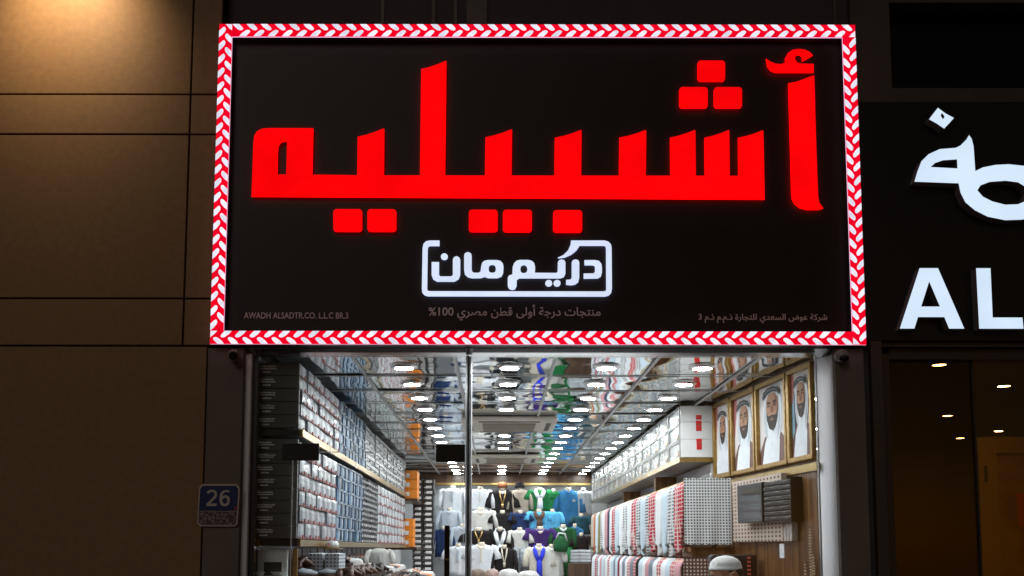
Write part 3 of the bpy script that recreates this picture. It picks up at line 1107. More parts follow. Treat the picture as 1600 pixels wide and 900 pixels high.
# ------------------------------------------------------------------ deep left corner: orange boxes and shoe boxes
orange = mat("orange_card", (0.72, 0.22, 0.015), 0.45, var=0.12, vscale=10)
ob_lab = mat("box_label_white", (0.7, 0.7, 0.7), 0.5)
brk = thing("wall_bracket_shelf", "dark brown corner shelves carrying orange boxes", "shelf", (-1.15, 12.7, 1.6))
for z in (2.24, 1.64):
    MB().box(-1.37, -.98, 12.34, 13.1, z, z + .035).build("board", wood_dark, brk)
MB().box(-1.37, -1.345, 12.34, 13.1, 1.675, 2.239).build("back_panel", wood, brk)
for j, (zb, nb, w) in enumerate(((2.277, 3, .17), (1.677, 3, .13))):
    for k in range(nb):
        h = .118
        x1 = -.985 - (0 if j == 0 else .045)
        o = MB().box(x1 - w, x1, 12.37 + .01 * k, 12.72, zb + k * h, zb + (k + 1) * h - .003).build("orange_box", orange, None, bevel=.004, loc=(x1 - w / 2, 12.5, zb + k * h))
        tag(o, f"orange shoe box, {('bottom', 'middle', 'top')[k]} of the {('upper', 'lower')[j]} orange stack", "box", "orange boxes on the corner shelves")
        MB().box(x1 - w + .03, x1 - w + .075, 12.366 + .01 * k, 12.369 + .01 * k, zb + k * h + .03, zb + k * h + .08).build("label", ob_lab, o)

first = None
sb_card = mat("shoebox_card", (0.02, 0.02, 0.022), 0.5, var=.2)
for c in range(2):
    for k in range(19):
        z = 1.22 + k * .0715
        x = -1.03 + c * .142
        if z > 2.55:
            continue
        if first is None:
            t = tag(MB().box(-.066, .066, 0, .30, .001, .068).build("shoe_box", sb_card, None, bevel=.003), "black shoe box with white end label in the two tall stacks beside the orange boxes", "box", "black shoe boxes in the deep corner")
            MB().box(-.038, .040, -.003, -.0005, .014, .048).build("label", ob_lab, t)
            MB().box(-.060, -.046, -.003, -.0005, .020, .028).build("size_mark", ob_lab, t)
            t.location = (x, 13.1, z)
            first = t
        else:
            dup(first, (x + random.uniform(-.006, .006), 13.1 + random.uniform(-.01, .012), z))
tag(MB().box(-1.11, -.80, 13.08, 13.5, 0.02, 1.218).build("low_cabinet", wood_dark, None, bevel=.006, loc=(-.95, 13.3, .02)), "dark wooden cabinet under the black shoe box stacks", "cabinet")

# ------------------------------------------------------------------ garments on the back wall
ivory = mat("mannequin_ivory", (0.62, 0.55, 0.46), 0.4)
GC = {
    'white': cloth("white_cotton", (0.68, 0.71, 0.76)), 'offwhite': cloth("offwhite_cotton", (0.60, 0.60, 0.58)), 'black': cloth("black_cotton", (0.014, 0.014, 0.017)),
    'beige': cloth("beige_wool", (0.40, 0.34, 0.28), .15), 'green': cloth("green_cotton", (0.012, 0.16, 0.05)), 'blue': cloth("blue_cotton", (0.025, 0.14, 0.30)),
    'grey': cloth("grey_cotton", (0.36, 0.39, 0.41), .12), 'paleblue': cloth("greyblue_cotton", (0.42, 0.47, 0.54)), 'navy': cloth("navy_cotton", (0.012, 0.03, 0.10)),
    'sky': cloth("sky_cotton", (0.10, 0.42, 0.70)), 'teal': cloth("teal_cotton", (0.012, 0.06, 0.085)), 'purple': cloth("purple_cotton", (0.045, 0.02, 0.13)),
    'cream': cloth("cream_cotton", (0.62, 0.58, 0.50)), 'royal': cloth("royal_cotton", (0.03, 0.05, 0.62)), 'gold': mat("gold_chain", (0.55, 0.38, 0.15), .3, .8),
    'brown': cloth("brown_cotton", (0.09, 0.05, 0.035)), 'rust': cloth("rust_wool", (0.20, 0.07, 0.03)), 'ivory': cloth("ivory_fur", (0.66, 0.60, 0.50)),
    'dkgreen': cloth("dark_green_cotton", (0.010, 0.085, 0.03)),
}
paisley = mat("paisley_cotton", (0.27, 0.30, 0.34), .85, var=.65, vscale=28)
GC['paisley'] = paisley


def torso_shape(q, cx, cy, z0, z1, w, sleeve, seed, mi=0):
    rr = random.Random(seed)
    h = z1 - z0
    n = 32
    rings = []
    prof = [(0, .33), (.15, .325), (.35, .315), (.55, .32), (.72, .335), (.84, .345), (.91, .325), (.955, .24), (.985, .15), (1.0, .11)]
    for t, hw in prof:
        ring = []
        for k in range(n):
            a = 2 * math.pi * k / n
            wob = 1 + .12 * noise.noise(Vector((math.cos(a) * 1.5 + seed, math.sin(a) * 1.5, t * 3)))
            fold = 1 + (.10 * math.sin(a * 8 + seed) + .05 * math.sin(a * 13 + seed * 2)) * (1 - t) ** .8
            ring.append((cx + hw * w * math.cos(a) * wob * fold, cy + .40 * hw * w * math.sin(a) * wob * fold + .02 * (1 - t), z0 + h * t + .012 * math.sin(a * 3 + seed) * (1 - t)))
        rings.append(ring)
    q.loft(rings, mi)
    if sleeve:
        ln = {'long': .74, 'short': .36, 'elbow': .5}[sleeve]
        for s in (-1, 1):
            sw = rr.uniform(-.03, .03)
            p = [(cx + s * .24 * w, cy, z0 + h * .925), (cx + s * .335 * w, cy - .005, z0 + h * (.87)), (cx + s * (.395 + sw) * w, cy - .02, z0 + h * (.9 - ln * .5)), (cx + s * (.415 + sw) * w, cy - .035, z0 + h * (.9 - ln))]
            k = .075 if sleeve == 'long' else .088
            q.tube(p, [k * w * .8, k * w * 1.1, k * w * 1.02, k * w * (.72 if sleeve == 'long' else 1.15)], 10, mi, flat=.7)
    return q


def garment(label, px, pt, pb, wpx, Y, col, sleeve='long', scarf=None, cap=None, placket=None, necklace=None, collar=None, trousers=None, cat="shirt", name="displayed_shirt"):
    a, b = at(px, pt, Y), at(px, pb, Y)
    w = wpx / F * Y * 1.26
    seed = int(px * 13 + pt)
    t = thing(name, label, cat, (a.x, Y, b.z), "garments displayed on the back wall")
    o = torso_shape(MB(), a.x, Y, b.z, a.z, w, sleeve, seed)
    o.build("garment", GC[col], t, smooth=True)
    q = MB()
    q.tube([(a.x, Y, a.z - .03), (a.x, Y, a.z + .012), (a.x, Y, a.z + .035)], [.10 * w, .085 * w, .08 * w], 12)
    q.build("neck_stand", ivory, t, smooth=True)
    yf = Y - .40 * .345 * w - .012
    h = a.z - b.z
    q = MB()
    q.tube([(a.x - .105 * w, Y + .01, a.z - .012), (a.x - .09 * w, Y - .08 * w, a.z - .03), (a.x, Y - .125 * w, a.z - .055), (a.x + .09 * w, Y - .08 * w, a.z - .03), (a.x + .105 * w, Y + .01, a.z - .012)], .018 * (w / .38) ** .5, 6)
    q.build("collar", GC[collar or col], t, smooth=True)
    if placket:
        q = MB()
        q.box(a.x - .012, a.x + .012, yf - .010, yf + .03, b.z + h * .45, a.z - h * .14)
        q.build("placket", GC[placket], t, bevel=.003)
    if scarf:
        q = MB()
        for s in (-1, 1):
            q.tube([(a.x + s * .10 * w, Y + .02, a.z + .002), (a.x + s * .135 * w, Y - .10 * w, a.z - h * .10), (a.x + s * .10 * w, yf - .012, a.z - h * .25), (a.x + s * .035 * w, yf - .018, a.z - h * .42)], [.022, .030, .030, .026], 8, flat=.6)
        q.tube([(a.x, yf - .020, a.z - h * .40), (a.x + .004, yf - .020, a.z - h * .62), (a.x, yf - .015, a.z - h * .92)], [.030, .040, .044], 8, flat=.45)
        q.build("neck_scarf", GC[scarf], t, smooth=True)
    if necklace:
        q = MB()
        for s in (-1, 1):
            q.tube([(a.x + s * .09 * w, Y - .06, a.z - .015), (a.x + s * .07 * w, yf - .008, a.z - h * .22), (a.x, yf - .014, a.z - h * .5)], .009, 6)
        q.tube([(a.x, yf - .014, a.z - h * .48), (a.x, yf - .014, a.z - h * .62)], [.02, .012], 8)
        q.build("necklace", GC[necklace], t, smooth=True)
    if cap:
        q = MB()
        q.lathe((a.x, Y, a.z + .03), [(.004, .085), (.04, .08), (.065, .055), (.072, .02), (.070, 0), (.01, -.003)], 16)
        q.build("cap", GC[cap], t, smooth=True)
    if trousers:
        q = MB()
        c2, pb2 = trousers
        z2 = at(px, pb2, Y).z
        for s in (-1, 1):
            q.tube([(a.x + s * .14 * w, Y, b.z + .06), (a.x + s * .17 * w, Y - .01, (b.z + z2) / 2), (a.x + s * .15 * w, Y, z2)], [.17 * w, .155 * w, .13 * w], 10, flat=.7)
        q.build("trousers", GC[c2], t, smooth=True)
    return t


R1, R2, R3, R4 = 14.42, 14.20, 13.98, 13.76
garment("white long sleeved shirt hanging in the top row beside the shoe boxes", 707, 763, 801, 42, R1, 'white', 'long', placket='paleblue')
garment("white collarless shirt in the top row just past the steel mullion", 750, 764, 800, 40, R1, 'white', 'long', placket='offwhite')
garment("black top in the top row with gold necklace and rust cap", 785, 765, 812, 42, R1, 'black', 'elbow', necklace='gold', cap='rust', collar='white')
garment("beige knitted long sleeved top in the top row with black cap", 812, 765, 802, 36, R1, 'beige', 'long', cap='black')
garment("green top in the top row with white neck scarf", 843, 765, 798, 38, R1, 'green', 'short', scarf='white')
garment("plain green shirt in the top row beside the blue tunic", 865, 767, 799, 30, R1, 'green', 'short')
garment("long blue tunic in the top row", 888, 765, 824, 40, R1, 'blue', 'elbow', placket='blue')
garment("grey short shirt ending the top row by the white cabinet", 911, 766, 806, 32, R1, 'grey', 'short', placket='grey')
garment("grey blue robe in the second row beside the shoe boxes", 702, 797, 836, 36, R2, 'paleblue', 'long')
garment("white shirt in the second row just past the steel mullion", 751, 797, 832, 46, R2, 'offwhite', 'long', collar='ivory')
garment("black shirt in the second row between white and navy shirts", 785, 801, 836, 36, R2, 'black', 'short')
garment("navy shirt in the second row", 813, 801, 829, 34, R2, 'navy', 'short')
garment("sky blue shirt in the second row with brown neck scarf", 842, 799, 829, 36, R2, 'sky', 'short', scarf='brown')
garment("plain sky blue shirt in the second row", 863, 799, 830, 30, R2, 'sky', 'elbow', placket='sky')
garment("dark teal shirt ending the second row", 908, 806, 834, 30, R2, 'teal', 'short')
garment("dark navy blazer behind the grey blue robe", 693, 826, 870, 30, R3, 'navy', 'long')
garment("pale grey robe in the third row left of the steel mullion", 722, 822, 862, 34, R3, 'paleblue', 'long')
garment("black top with gold necklace in the third row", 748, 828, 860, 50, R3, 'black', 'elbow', necklace='gold')
garment("black dress in the third row with white neck scarf", 781, 827, 884, 40, R3, 'black', 'long', scarf='white')
garment("white cropped shirt in the third row over patterned trousers", 812, 828, 862, 36, R3, 'offwhite', 'elbow', trousers=('paisley', 900))
garment("dark purple top in the third row with ivory fur collar", 844, 826, 856, 46, R3, 'purple', 'elbow', collar='ivory')
garment("dark green jacket over green trousers in the third row", 880, 823, 862, 38, R3, 'dkgreen', 'long', collar='white', trousers=('green', 905))
garment("long blue coat hanging behind the dark green jacket", 898, 822, 876, 26, R3 + .08, 'blue', 'long')
garment("black shirt ending the third row", 908, 836, 870, 30, R3, 'black', 'short')
garment("white short sleeved shirt in the bottom row left of the steel mullion", 716, 853, 900, 40, R4, 'white', 'short', placket='paleblue')
garment("white short sleeved shirt with cream placket in the bottom row", 752, 851, 900, 50, R4, 'white', 'short', placket='cream', collar='ivory')
garment("black long dress in the bottom row with white pendant scarf", 788, 855, 905, 36, R4, 'black', 'long', necklace='ivory')
garment("cream top in the bottom row with bright royal blue neck scarf", 842, 853, 906, 40, R4, 'cream', 'elbow', scarf='royal', collar='ivory')
garment("pale grey dress in the bottom row beside the royal blue scarf", 862, 854, 906, 40, R4, 'offwhite', 'short')

R5 = 13.60
for px_, w_, c_, lab_ in ((700, 40, 'navy', "navy garment in the lowest row beside the shoe boxes"), (735, 46, 'white', "white robe in the lowest row behind the steel mullion"),
                          (772, 46, 'white', "white robe in the lowest row under the black dress"), (806, 40, 'black', "black robe in the lowest row"),
                          (838, 42, 'offwhite', "off white robe in the lowest row under the royal blue scarf"), (872, 44, 'green', "green robe in the lowest row"),
                          (900, 36, 'blue', "blue robe in the lowest row by the wrapped bags")):
    garment(lab_, px_, 905, 985, w_, R5, c_, 'long')

# stacked folded things at the deep right corner
bgm = mat("plastic_bag_grey", (0.40, 0.43, 0.46), .25, var=.3, vscale=12, bump=.01, bscale=14)
for k in range(4):
    p = at(907, 874 - k * 5, 13.6)
    o = MB().box(p.x - .14, p.x + .14, 13.5, 13.7, p.z - .04, p.z + .0).build("folded_bag", bgm, None, bevel=.014, loc=(p.x, 13.6, p.z - .04))
    tag(o, f"grey plastic wrapped garment bag, {('lowest', 'second', 'third', 'topmost')[k]} of the small pile by the scarf racks", "bag", "wrapped bags piled by the scarf racks")
p = at(907, 880, 13.6)
tag(MB().box(p.x - .17, p.x + .17, 13.46, 13.74, .02, p.z - .0).build("low_cabinet", wood_dark, None, bevel=.006, loc=(p.x, 13.6, .02)), "dark wooden cabinet under the wrapped bags by the scarf racks", "cabinet")

# green backpack
p = at(876, 851, 13.72)
t = thing("backpack", "small green round backpack hanging before the green trousers", "backpack", (p.x, 13.72, p.z - .1))
q = MB()
q.lathe((p.x, 13.70, p.z - .10), [(.02, 0), (.09, .01), (.105, .07), (.10, .15), (.06, .20), (.01, .215)], 18)
q.build("bag_body", GC['dkgreen'], t, smooth=True)
q = MB()
q.tube([(p.x - .06, 13.66, p.z + .09), (p.x - .03, 13.60, p.z + .16), (p.x + .05, 13.60, p.z + .15), (p.x + .08, 13.66, p.z + .05)], .012, 8)
q.build("strap", GC['white'], t, smooth=True)

# ------------------------------------------------------------------ shoe display on the left
stand = thing("display_stand", "dark wooden stepped stand along the left wall carrying rows of footwear", "stand", (-.9, 7.6, .02))
STEP = [(-1.34, -1.05, 1.50), (-1.05, -.80, 1.44), (-.80, -.52, 1.375)]
q = MB()
for x0, x1, z in STEP:
    q.box(x0, x1 - .001, 5.72, 9.7, .02, z)
q.build("steps", wood_dark, stand)
sand_br = mat("brown_leather", (0.10, 0.048, 0.034), .4, var=.3, vscale=20)
sand_dk = mat("dark_leather", (0.030, 0.018, 0.016), .4, var=.3, vscale=20)
sole_m = mat("sandal_sole", (0.05, 0.035, 0.03), .6)
sn_white = mat("sneaker_white", (0.66, 0.66, 0.66), .5, var=.08)
sn_or = mat("sneaker_orange", (0.60, 0.20, 0.05), .5, var=.2)
sn_navy = mat("sneaker_slate", (0.05, 0.07, 0.10), .5, var=.2)


def outline(L, W, n=22):
    pts = []
    for k in range(n):
        a = 2 * math.pi * k / n
        x = .5 * L * math.cos(a)
        wid = .5 * W * (1 - .18 * math.cos(a - .5) * 0 - .22 * math.exp(-((x / L + .08) / .16) ** 2))
        pts.append((x, wid * math.sin(a)))
    return pts


def make_sandal(loc, ang, label, m, tilt, group):
    t = thing("sandal", label, "sandal", loc, group)
    t.rotation_euler = (0, tilt, ang)
    q = MB()
    pts = outline(.27, .10)
    q.loft([[(x, y, z0) for x, y in pts] for z0 in (0, .022)])
    s = q.build("sole", sole_m); s.parent = t
    q = MB()
    for x0, lift in ((.055, .06), (-.01, .062)):
        path = [(x0 + .012 * math.cos(k / 8 * math.pi), .052 * math.cos(math.pi * k / 8), .018 + lift * math.sin(math.pi * k / 8)) for k in range(9)]
        q.tube(path, .022, 8, flat=.9)
    q.tube([(-.01, 0, .075), (.05, .01, .076), (.11, 0, .028)], [.022, .02, .012], 8, flat=.6)
    s = q.build("strap", m, smooth=True); s.parent = t
    return t


def make_sneaker(loc, ang, label, m1, m2, tilt, group):
    t = thing("sneaker", label, "sneaker", loc, group)
    t.rotation_euler = (0, tilt, ang)
    pts = outline(.28, .10)
    q = MB()
    q.loft([[(x * k, y * k, z) for x, y in pts] for k, z in ((.97, 0), (1.0, .012), (.99, .030))])
    s = q.build("sole", sn_white, smooth=False); s.parent = t
    rings = []
    for z, k, sx, off in ((.028, .95, 1, 0), (.05, .92, .97, -.004), (.072, .82, .78, -.03), (.092, .72, .58, -.055), (.11, .66, .46, -.070), (.118, .58, .40, -.073)):
        rings.append([(x * k * sx / .95 + off, y * k * (1 if z < .06 else .85), z + (.0 if x < 0 else -.004)) for x, y in pts])
    q = MB().loft(rings)
    s = q.build("upper", m1, smooth=True); s.parent = t
    q = MB()
    for k in range(4):
        x = .045 - k * .024
        z = .068 + k * .013
        q.tube([(x, -.034, z - .008), (x, 0, z + .006), (x, .034, z - .008)], .005, 6)
    for sd in (-1, 1):
        q.tube([(.03, sd * .045, .04), (-.02, sd * .043, .066), (-.08, sd * .043, .062)], .007, 6)
    s = q.build("laces", m2, smooth=True); s.parent = t
    return t


NP = ["nearest the glass", "second from the glass", "third from the glass", "fourth from the glass", "fifth from the glass", "sixth from the glass", "seventh from the glass", "farthest from the glass"]
ROWN = ["wall side row", "middle row", "aisle side row"]
for r_, (x0, x1, z) in enumerate(STEP):
    for k in range(7):
        Y = 5.95 + k * .26 + .05 * r_
        make_sandal(((x0 + x1) / 2 + random.uniform(-.02, .02), Y, z), R(random.uniform(-25, 15)), f"brown leather strap sandal in the {ROWN[r_]}, {NP[k if k < 6 else 7]}", random.choice([sand_br, sand_br, sand_dk]), -R(13), "brown sandals on the stepped stand")
    for k in range(5):
        Y = 7.85 + k * .26 + .04 * r_
        m1, m2 = [(sn_white, sn_or), (sn_white, sn_navy), (sn_navy, sn_white), (sn_or, sn_white), (sn_white, sn_or)][(k + r_) % 5]
        cn = {sn_white: "white", sn_navy: "slate", sn_or: "orange"}
        make_sneaker(((x0 + x1) / 2 + random.uniform(-.02, .02), Y, z), R(random.uniform(-30, 10)), f"{cn[m1]} sneaker with {cn[m2]} laces in the {ROWN[r_]}, {ORD[k]} past the sandals", m1, m2, -R(13), "sneakers on the stepped stand")

ob = at(625, 893, 8.0)
tag(MB().box(-.52, -.40, 7.9, 8.35, 1.24, 1.40).build("orange_crate", orange, None, bevel=.006, loc=(-.46, 8.1, 1.24)), "orange shoe box below the sneakers at the aisle edge", "box")
tag(MB().box(-.53, -.38, 7.88, 8.4, .02, 1.238).build("plinth", wood_dark, None, bevel=.006, loc=(-.46, 8.1, .02)), "dark plinth under the orange shoe box by the sneakers", "plinth")

# hanging shirt and folded blue pile under the shelf
t = thing("hanging_shirt", "white short sleeved shirt hanging on the dark wood below the shelf packs", "shirt", (-1.26, 8.35, 1.47))
a = at(582, 857, 8.0)
torso_shape(MB(), a.x + .06, 8.0, 1.40, 1.655, .26, 'short', 5).build("garment", GC['offwhite'], t, smooth=True)
MB().box(a.x + .055, a.x + .067, 7.95, 7.99, 1.50, 1.60).build("placket", GC['grey'], t)
bl_chk = check_mat("blue_white_check", (0.55, 0.58, 0.60), (0.05, 0.10, 0.22), 0.022, 0.55, 0.5)
for k in range(2):
    x = -1.13 + k * .10
    o = MB().box(x, x + .088, 6.0, 6.25, 1.50, 1.625).build("folded_scarf_stack", bl_chk, None, bevel=.012, loc=(x + .045, 6.1, 1.5))
    tag(o, ("blue checked scarf bundle standing closest to the door edge", "blue checked scarf bundle beside the dark wood panel")[k], "scarf bundle", "blue checked bundles under the shelf")
for k, (x, Y, lab) in enumerate(((-1.12, 5.9, "pale folded cloth heap lying before the blue checked bundles"), (-1.01, 6.02, "smaller pale folded cloth heap next to the sandals"))):
    q = MB().lathe((x, Y, 1.50), [(.005, .035), (.03, .033), (.05, .024), (.07, .010), (.066, 0), (.01, -.002)], 16)
    o = q.build("folded_cloth", GC['paleblue'], None, smooth=True, loc=(x, Y, 1.5))
    for v in o.data.vertices:
        v.co.z *= 1 + .4 * noise.noise(v.co * 30 + Vector((k, 0, 0)))
    tag(o, lab, "cloth")
# little cap on the gold shelf edge
o = MB().lathe((XL - .015, 6.42, 1.708), [(.002, .05), (.03, .045), (.045, .025), (.047, .0), (.01, -.001)], 18).build("sun_hat", pl_white, None, smooth=True, loc=(XL - .015, 6.42, 1.708))
o.location.z = 1.656; o.location.x = XL + .055
o.location.z = 1.6555
tag(o, "tiny white hat with pink patch at the lower gold shelf edge", "hat")
MB().box(XL + .03, XL + .05, 6.375, 6.40, 1.665, 1.69).build("patch", c_pink, o)
tag(MB().box(XL + .007, XL + .115, 6.34, 6.50, 1.648, 1.655).build("cap_ledge", gold, None, loc=(XL, 6.42, 1.648)), "small gold ledge under the tiny white hat", "ledge")

# white side counter behind the first glass pane
t = thing("counter_unit", "white counter with dark niche just behind the left glass pane", "counter", (-1.25, 5.75, .02))
q = MB()
q.box(-1.352, -1.325, 5.66, 5.70, 1.40, 1.645)
q.box(-1.215, -1.185, 5.66, 5.70, 1.40, 1.645)
q.box(-1.325, -1.215, 5.66, 5.70, 1.575, 1.645)
q.build("front_frame", white_gloss, t, bevel=.003)
MB().box(-1.352, -1.19, 5.705, 5.715, .02, 1.645).build("niche_back", black_card, t)
MB().box(-1.352, -1.17, 5.64, 5.70, .02, 1.398).build("cabinet_body", white_gloss, t, bevel=.004)
for k, (x, r0, lab) in enumerate(((-1.33, .03, "small white bowl on the counter by the steel jamb"), (-1.225, .045, "white bowl on the counter by the glass door edge"))):
    o = MB().lathe((x, 5.63, 1.50), [(.01, 0), (r0 * .6, .002), (r0, .02), (r0 * .95, .021), (r0 * .5, .008), (.01, .006)], 20)
    for i, v in enumerate(o.v):
        pass
    o = o.build("bowl", white_gloss, None, smooth=True, loc=(x, 5.63, 1.5))
    tag(o, lab, "bowl")
tag(MB().box(-1.362, -1.17, 5.595, 5.639, .02, 1.499).build("glass_side_plinth", white_gloss, None, bevel=.004, loc=(-1.27, 5.61, .02)), "narrow white plinth under the two bowls", "plinth")

# ------------------------------------------------------------------ centre table with head wraps
tab = thing("display_table", "dark display table in the aisle carrying rolled head wraps", "table", (.1, 9, .02))
MB().box(-.42, .50, 8.75, 9.35, 1.335, 1.365).build("tabletop", wood_dark, tab, bevel=.005)
for x in (-.39, .44):
    for y in (8.78, 9.29):
        MB().box(x, x + .04, y, y + .04, .02, 1.334).build("leg", wood_dark, tab)
tw_br = mat("turban_brown", (0.20, 0.15, 0.12), .8, var=.4, vscale=25)
tw_pk = mat("turban_rose", (0.42, 0.30, 0.27), .8, var=.3, vscale=25)
tw_wh = cloth("turban_white", (0.62, 0.62, 0.62))
tw_gd = mat("turban_gold_band", (0.45, 0.33, 0.16), .5, var=.2)
for k, (px, m, lab, rr) in enumerate(((746, tw_br, "dark brown patterned head wrap, nearest the steel mullion", .085), (769, tw_pk, "dusty rose head wrap beside the dark brown one", .07),
                                      (795, tw_wh, "white head wrap with gold band, taller one", .095), (826, tw_wh, "white head wrap with gold band, flatter one at the table end", .10))):
    p = at(px, 899, 9.0)
    t = thing("head_wrap", lab, "head wrap", (p.x, 9.0, 1.365), "head wraps on the aisle table")
    q = MB()
    ht = .10 if k != 3 else .085
    n = 28
    rings = []
    for r2, z in ((.6, 0), (.95, .02), (1.0, .05), (.9, .075), (.7, .095), (.4, .105), (.08, .11)):
        rings.append([(p.x + rr * r2 * (1 + .07 * math.sin(5 * a + z * 60)) * math.cos(a), 9.0 + rr * r2 * (1 + .07 * math.sin(5 * a + z * 60)) * math.sin(a), 1.365 + z * ht / .1) for a in [2 * math.pi * i / n for i in range(n)]])
    q.loft(rings)
    q.build("wrap", m, t, smooth=True)
    q = MB()
    q.lathe((p.x, 9.0, 1.365), [(rr * .94, .012), (rr * 1.06, .02), (rr * 1.07, .035), (rr * .94, .042)], 28)
    q.build("band", tw_gd if k > 1 else m, t, smooth=True)

# ------------------------------------------------------------------ black display case and person
t = thing("display_case", "black upright case with a column of red studs behind the man in the cap", "case", (1.55, 6.55, .02))
a, b = at(1109, 866, 6.55), at(1180, 866, 6.55)
MB().box(a.x, b.x, 6.50, 6.62, .02, a.z).build("body", black_plastic, t, bevel=.02)
stud = mat("red_stud", (0.55, 0.12, 0.09), .4)
c = at(1170.5, 870, 6.49)
for k in range(8):
    MB().box(c.x - .011, c.x + .011, 6.490, 6.4995, c.z - .012 - k * .026, c.z + .002 - k * .026).build("stud", stud, t, bevel=.003)

skin = mat("skin", (0.34, 0.17, 0.10), .5, var=.10, vscale=25)
hair = mat("black_hair", (0.008, 0.007, 0.006), .5, var=.2, bump=.004, bscale=200)
kufi = mat("white_knit_cap", (0.66, 0.67, 0.68), .8, var=.05, bump=.003, bscale=160)
kufi_st = mat("cap_stitching", (0.40, 0.42, 0.45), .8)
robe = cloth("white_robe", (0.62, 0.62, 0.60))
HY = 5.95
hc = at(1133, 894, HY)          # about ear height of the head, face towards -x
HXc, ZE = hc.x, hc.z - .035


def skinned(edges, verts, radii, name):
    me = bpy.data.meshes.new(name)
    me.from_pydata(verts, edges, [])
    ob_ = bpy.data.objects.new(name, me)
    COL.objects.link(ob_)
    sk = ob_.modifiers.new("skin", 'SKIN')
    for v, r0 in zip(me.skin_vertices[0].data, radii):
        v.radius = r0
    me.skin_vertices[0].data[0].use_root = True
    sb = ob_.modifiers.new("sub", 'SUBSURF')
    sb.levels = 2
    bpy.context.view_layer.update()
    m2 = bpy.data.meshes.new_from_object(ob_.evaluated_get(bpy.context.evaluated_depsgraph_get()))
    COL.objects.unlink(ob_)
    bpy.data.objects.remove(ob_)
    return m2


def add_mesh(bm, me):
    bm.from_mesh(me)


zt = ZE                                   # eye line of the head
vs = [(0, 0, .93), (0, 0, 1.12), (.005, 0, 1.30), (.01, 0, 1.385), (0, 0, 1.47),
      (0, -.17, 1.33), (.02, -.22, 1.07), (-.02, -.23, .83), (-.03, -.23, .77), (0, .17, 1.33), (.02, .22, 1.07), (-.02, .23, .83), (-.03, .23, .77),
      (0, -.09, .88), (-.01, -.10, .48), (.02, -.10, .08), (-.10, -.11, .05), (0, .09, .88), (-.01, .10, .48), (.02, .10, .08), (-.10, .11, .05)]
k_ = (zt - .12) / 1.47 if zt > 1 else 1
vs = [(HXc + x + .03, HY + y, z * k_ + .02) for x, y, z in vs]
ed = [(0, 1), (1, 2), (2, 3), (3, 4), (2, 5), (5, 6), (6, 7), (7, 8), (2, 9), (9, 10), (10, 11), (11, 12), (0, 13), (13, 14), (14, 15), (15, 16), (0, 17), (17, 18), (18, 19), (19, 20)]
ra = [(.14, .11), (.13, .10), (.15, .10), (.07, .065), (.058, .058), (.06, .06), (.045, .045), (.033, .03), (.04, .02), (.06, .06), (.045, .045), (.033, .03), (.04, .02),
      (.085, .085), (.058, .058), (.042, .042), (.04, .03), (.085, .085), (.058, .058), (.042, .042), (.04, .03)]
body_me = skinned(ed, vs, ra, "person")
bm = bmesh.new()
bm.from_mesh(body_me)
# head: rings from chin to crown in profile, face towards -x
hq = MB()
hr = []
for dz, xf, xb, hw in ((-.125, -.075, .02, .035), (-.105, -.092, .035, .05), (-.08, -.094, .055, .060), (-.06, -.092, .075, .066), (-.03, -.090, .088, .072), (0, -.084, .096, .076), (.03, -.088, .100, .078), (.06, -.085, .098, .076), (.09, -.068, .084, .066), (.11, -.04, .06, .045), (.118, -.01, .03, .02)):
    ring = []
    for i in range(24):
        a = 2 * math.pi * i / 24
        cx, ax = (xf + xb) / 2, (xb - xf) / 2
        ring.append((HXc + cx + ax * math.cos(a), HY + hw * math.sin(a), ZE + dz))
    hr.append(ring)
hq.loft(hr)
hq.tube([(HXc - .082, HY, ZE + .005), (HXc - .100, HY, ZE - .025), (HXc - .108, HY, ZE - .043), (HXc - .090, HY, ZE - .05)], [.010, .013, .016, .010], 8)   # nose
hq.tube([(HXc - .094, HY - .024, ZE - .073), (HXc - .101, HY, ZE - .072), (HXc - .094, HY + .024, ZE - .073)], [.004, .008, .004], 8)            # mouth
for s in (-1, 1):
    ear = []
    for i in range(13):
        a = R(-60 + 300 * i / 12)
        ear.append((HXc + .036 + .018 * math.cos(a), HY + s * (.080 + .008), ZE + .010 + .030 * math.sin(a)))
    hq.tube(ear, .0075, 8)
    hq.tube([(HXc + .034, HY + s * .072, ZE - .020), (HXc + .036, HY + s * .082, ZE + .03)], .014, 8)
hm = bpy.data.meshes.new("head")
hm.from_pydata(hq.v, [], hq.f)
bm.from_mesh(hm)
pm = bpy.data.meshes.new("person")
bm.to_mesh(pm)
bm.free()
po = bpy.data.objects.new("person", pm)
COL.objects.link(po)
rm = po.modifiers.new("remesh", 'REMESH')
rm.mode = 'VOXEL'
rm.voxel_size = .006
sm_ = po.modifiers.new("smooth", 'SMOOTH')
sm_.iterations = 2
bpy.context.view_layer.update()
fm = bpy.data.meshes.new_from_object(po.evaluated_get(bpy.context.evaluated_depsgraph_get()))
po.modifiers.clear()
po.data = fm
fm.materials.clear()
fm.materials.append(skin)
for p_ in fm.polygons:
    p_.use_smooth = True
tag(po, "man in a white knitted cap standing inside the glass, facing the clothes", "person")
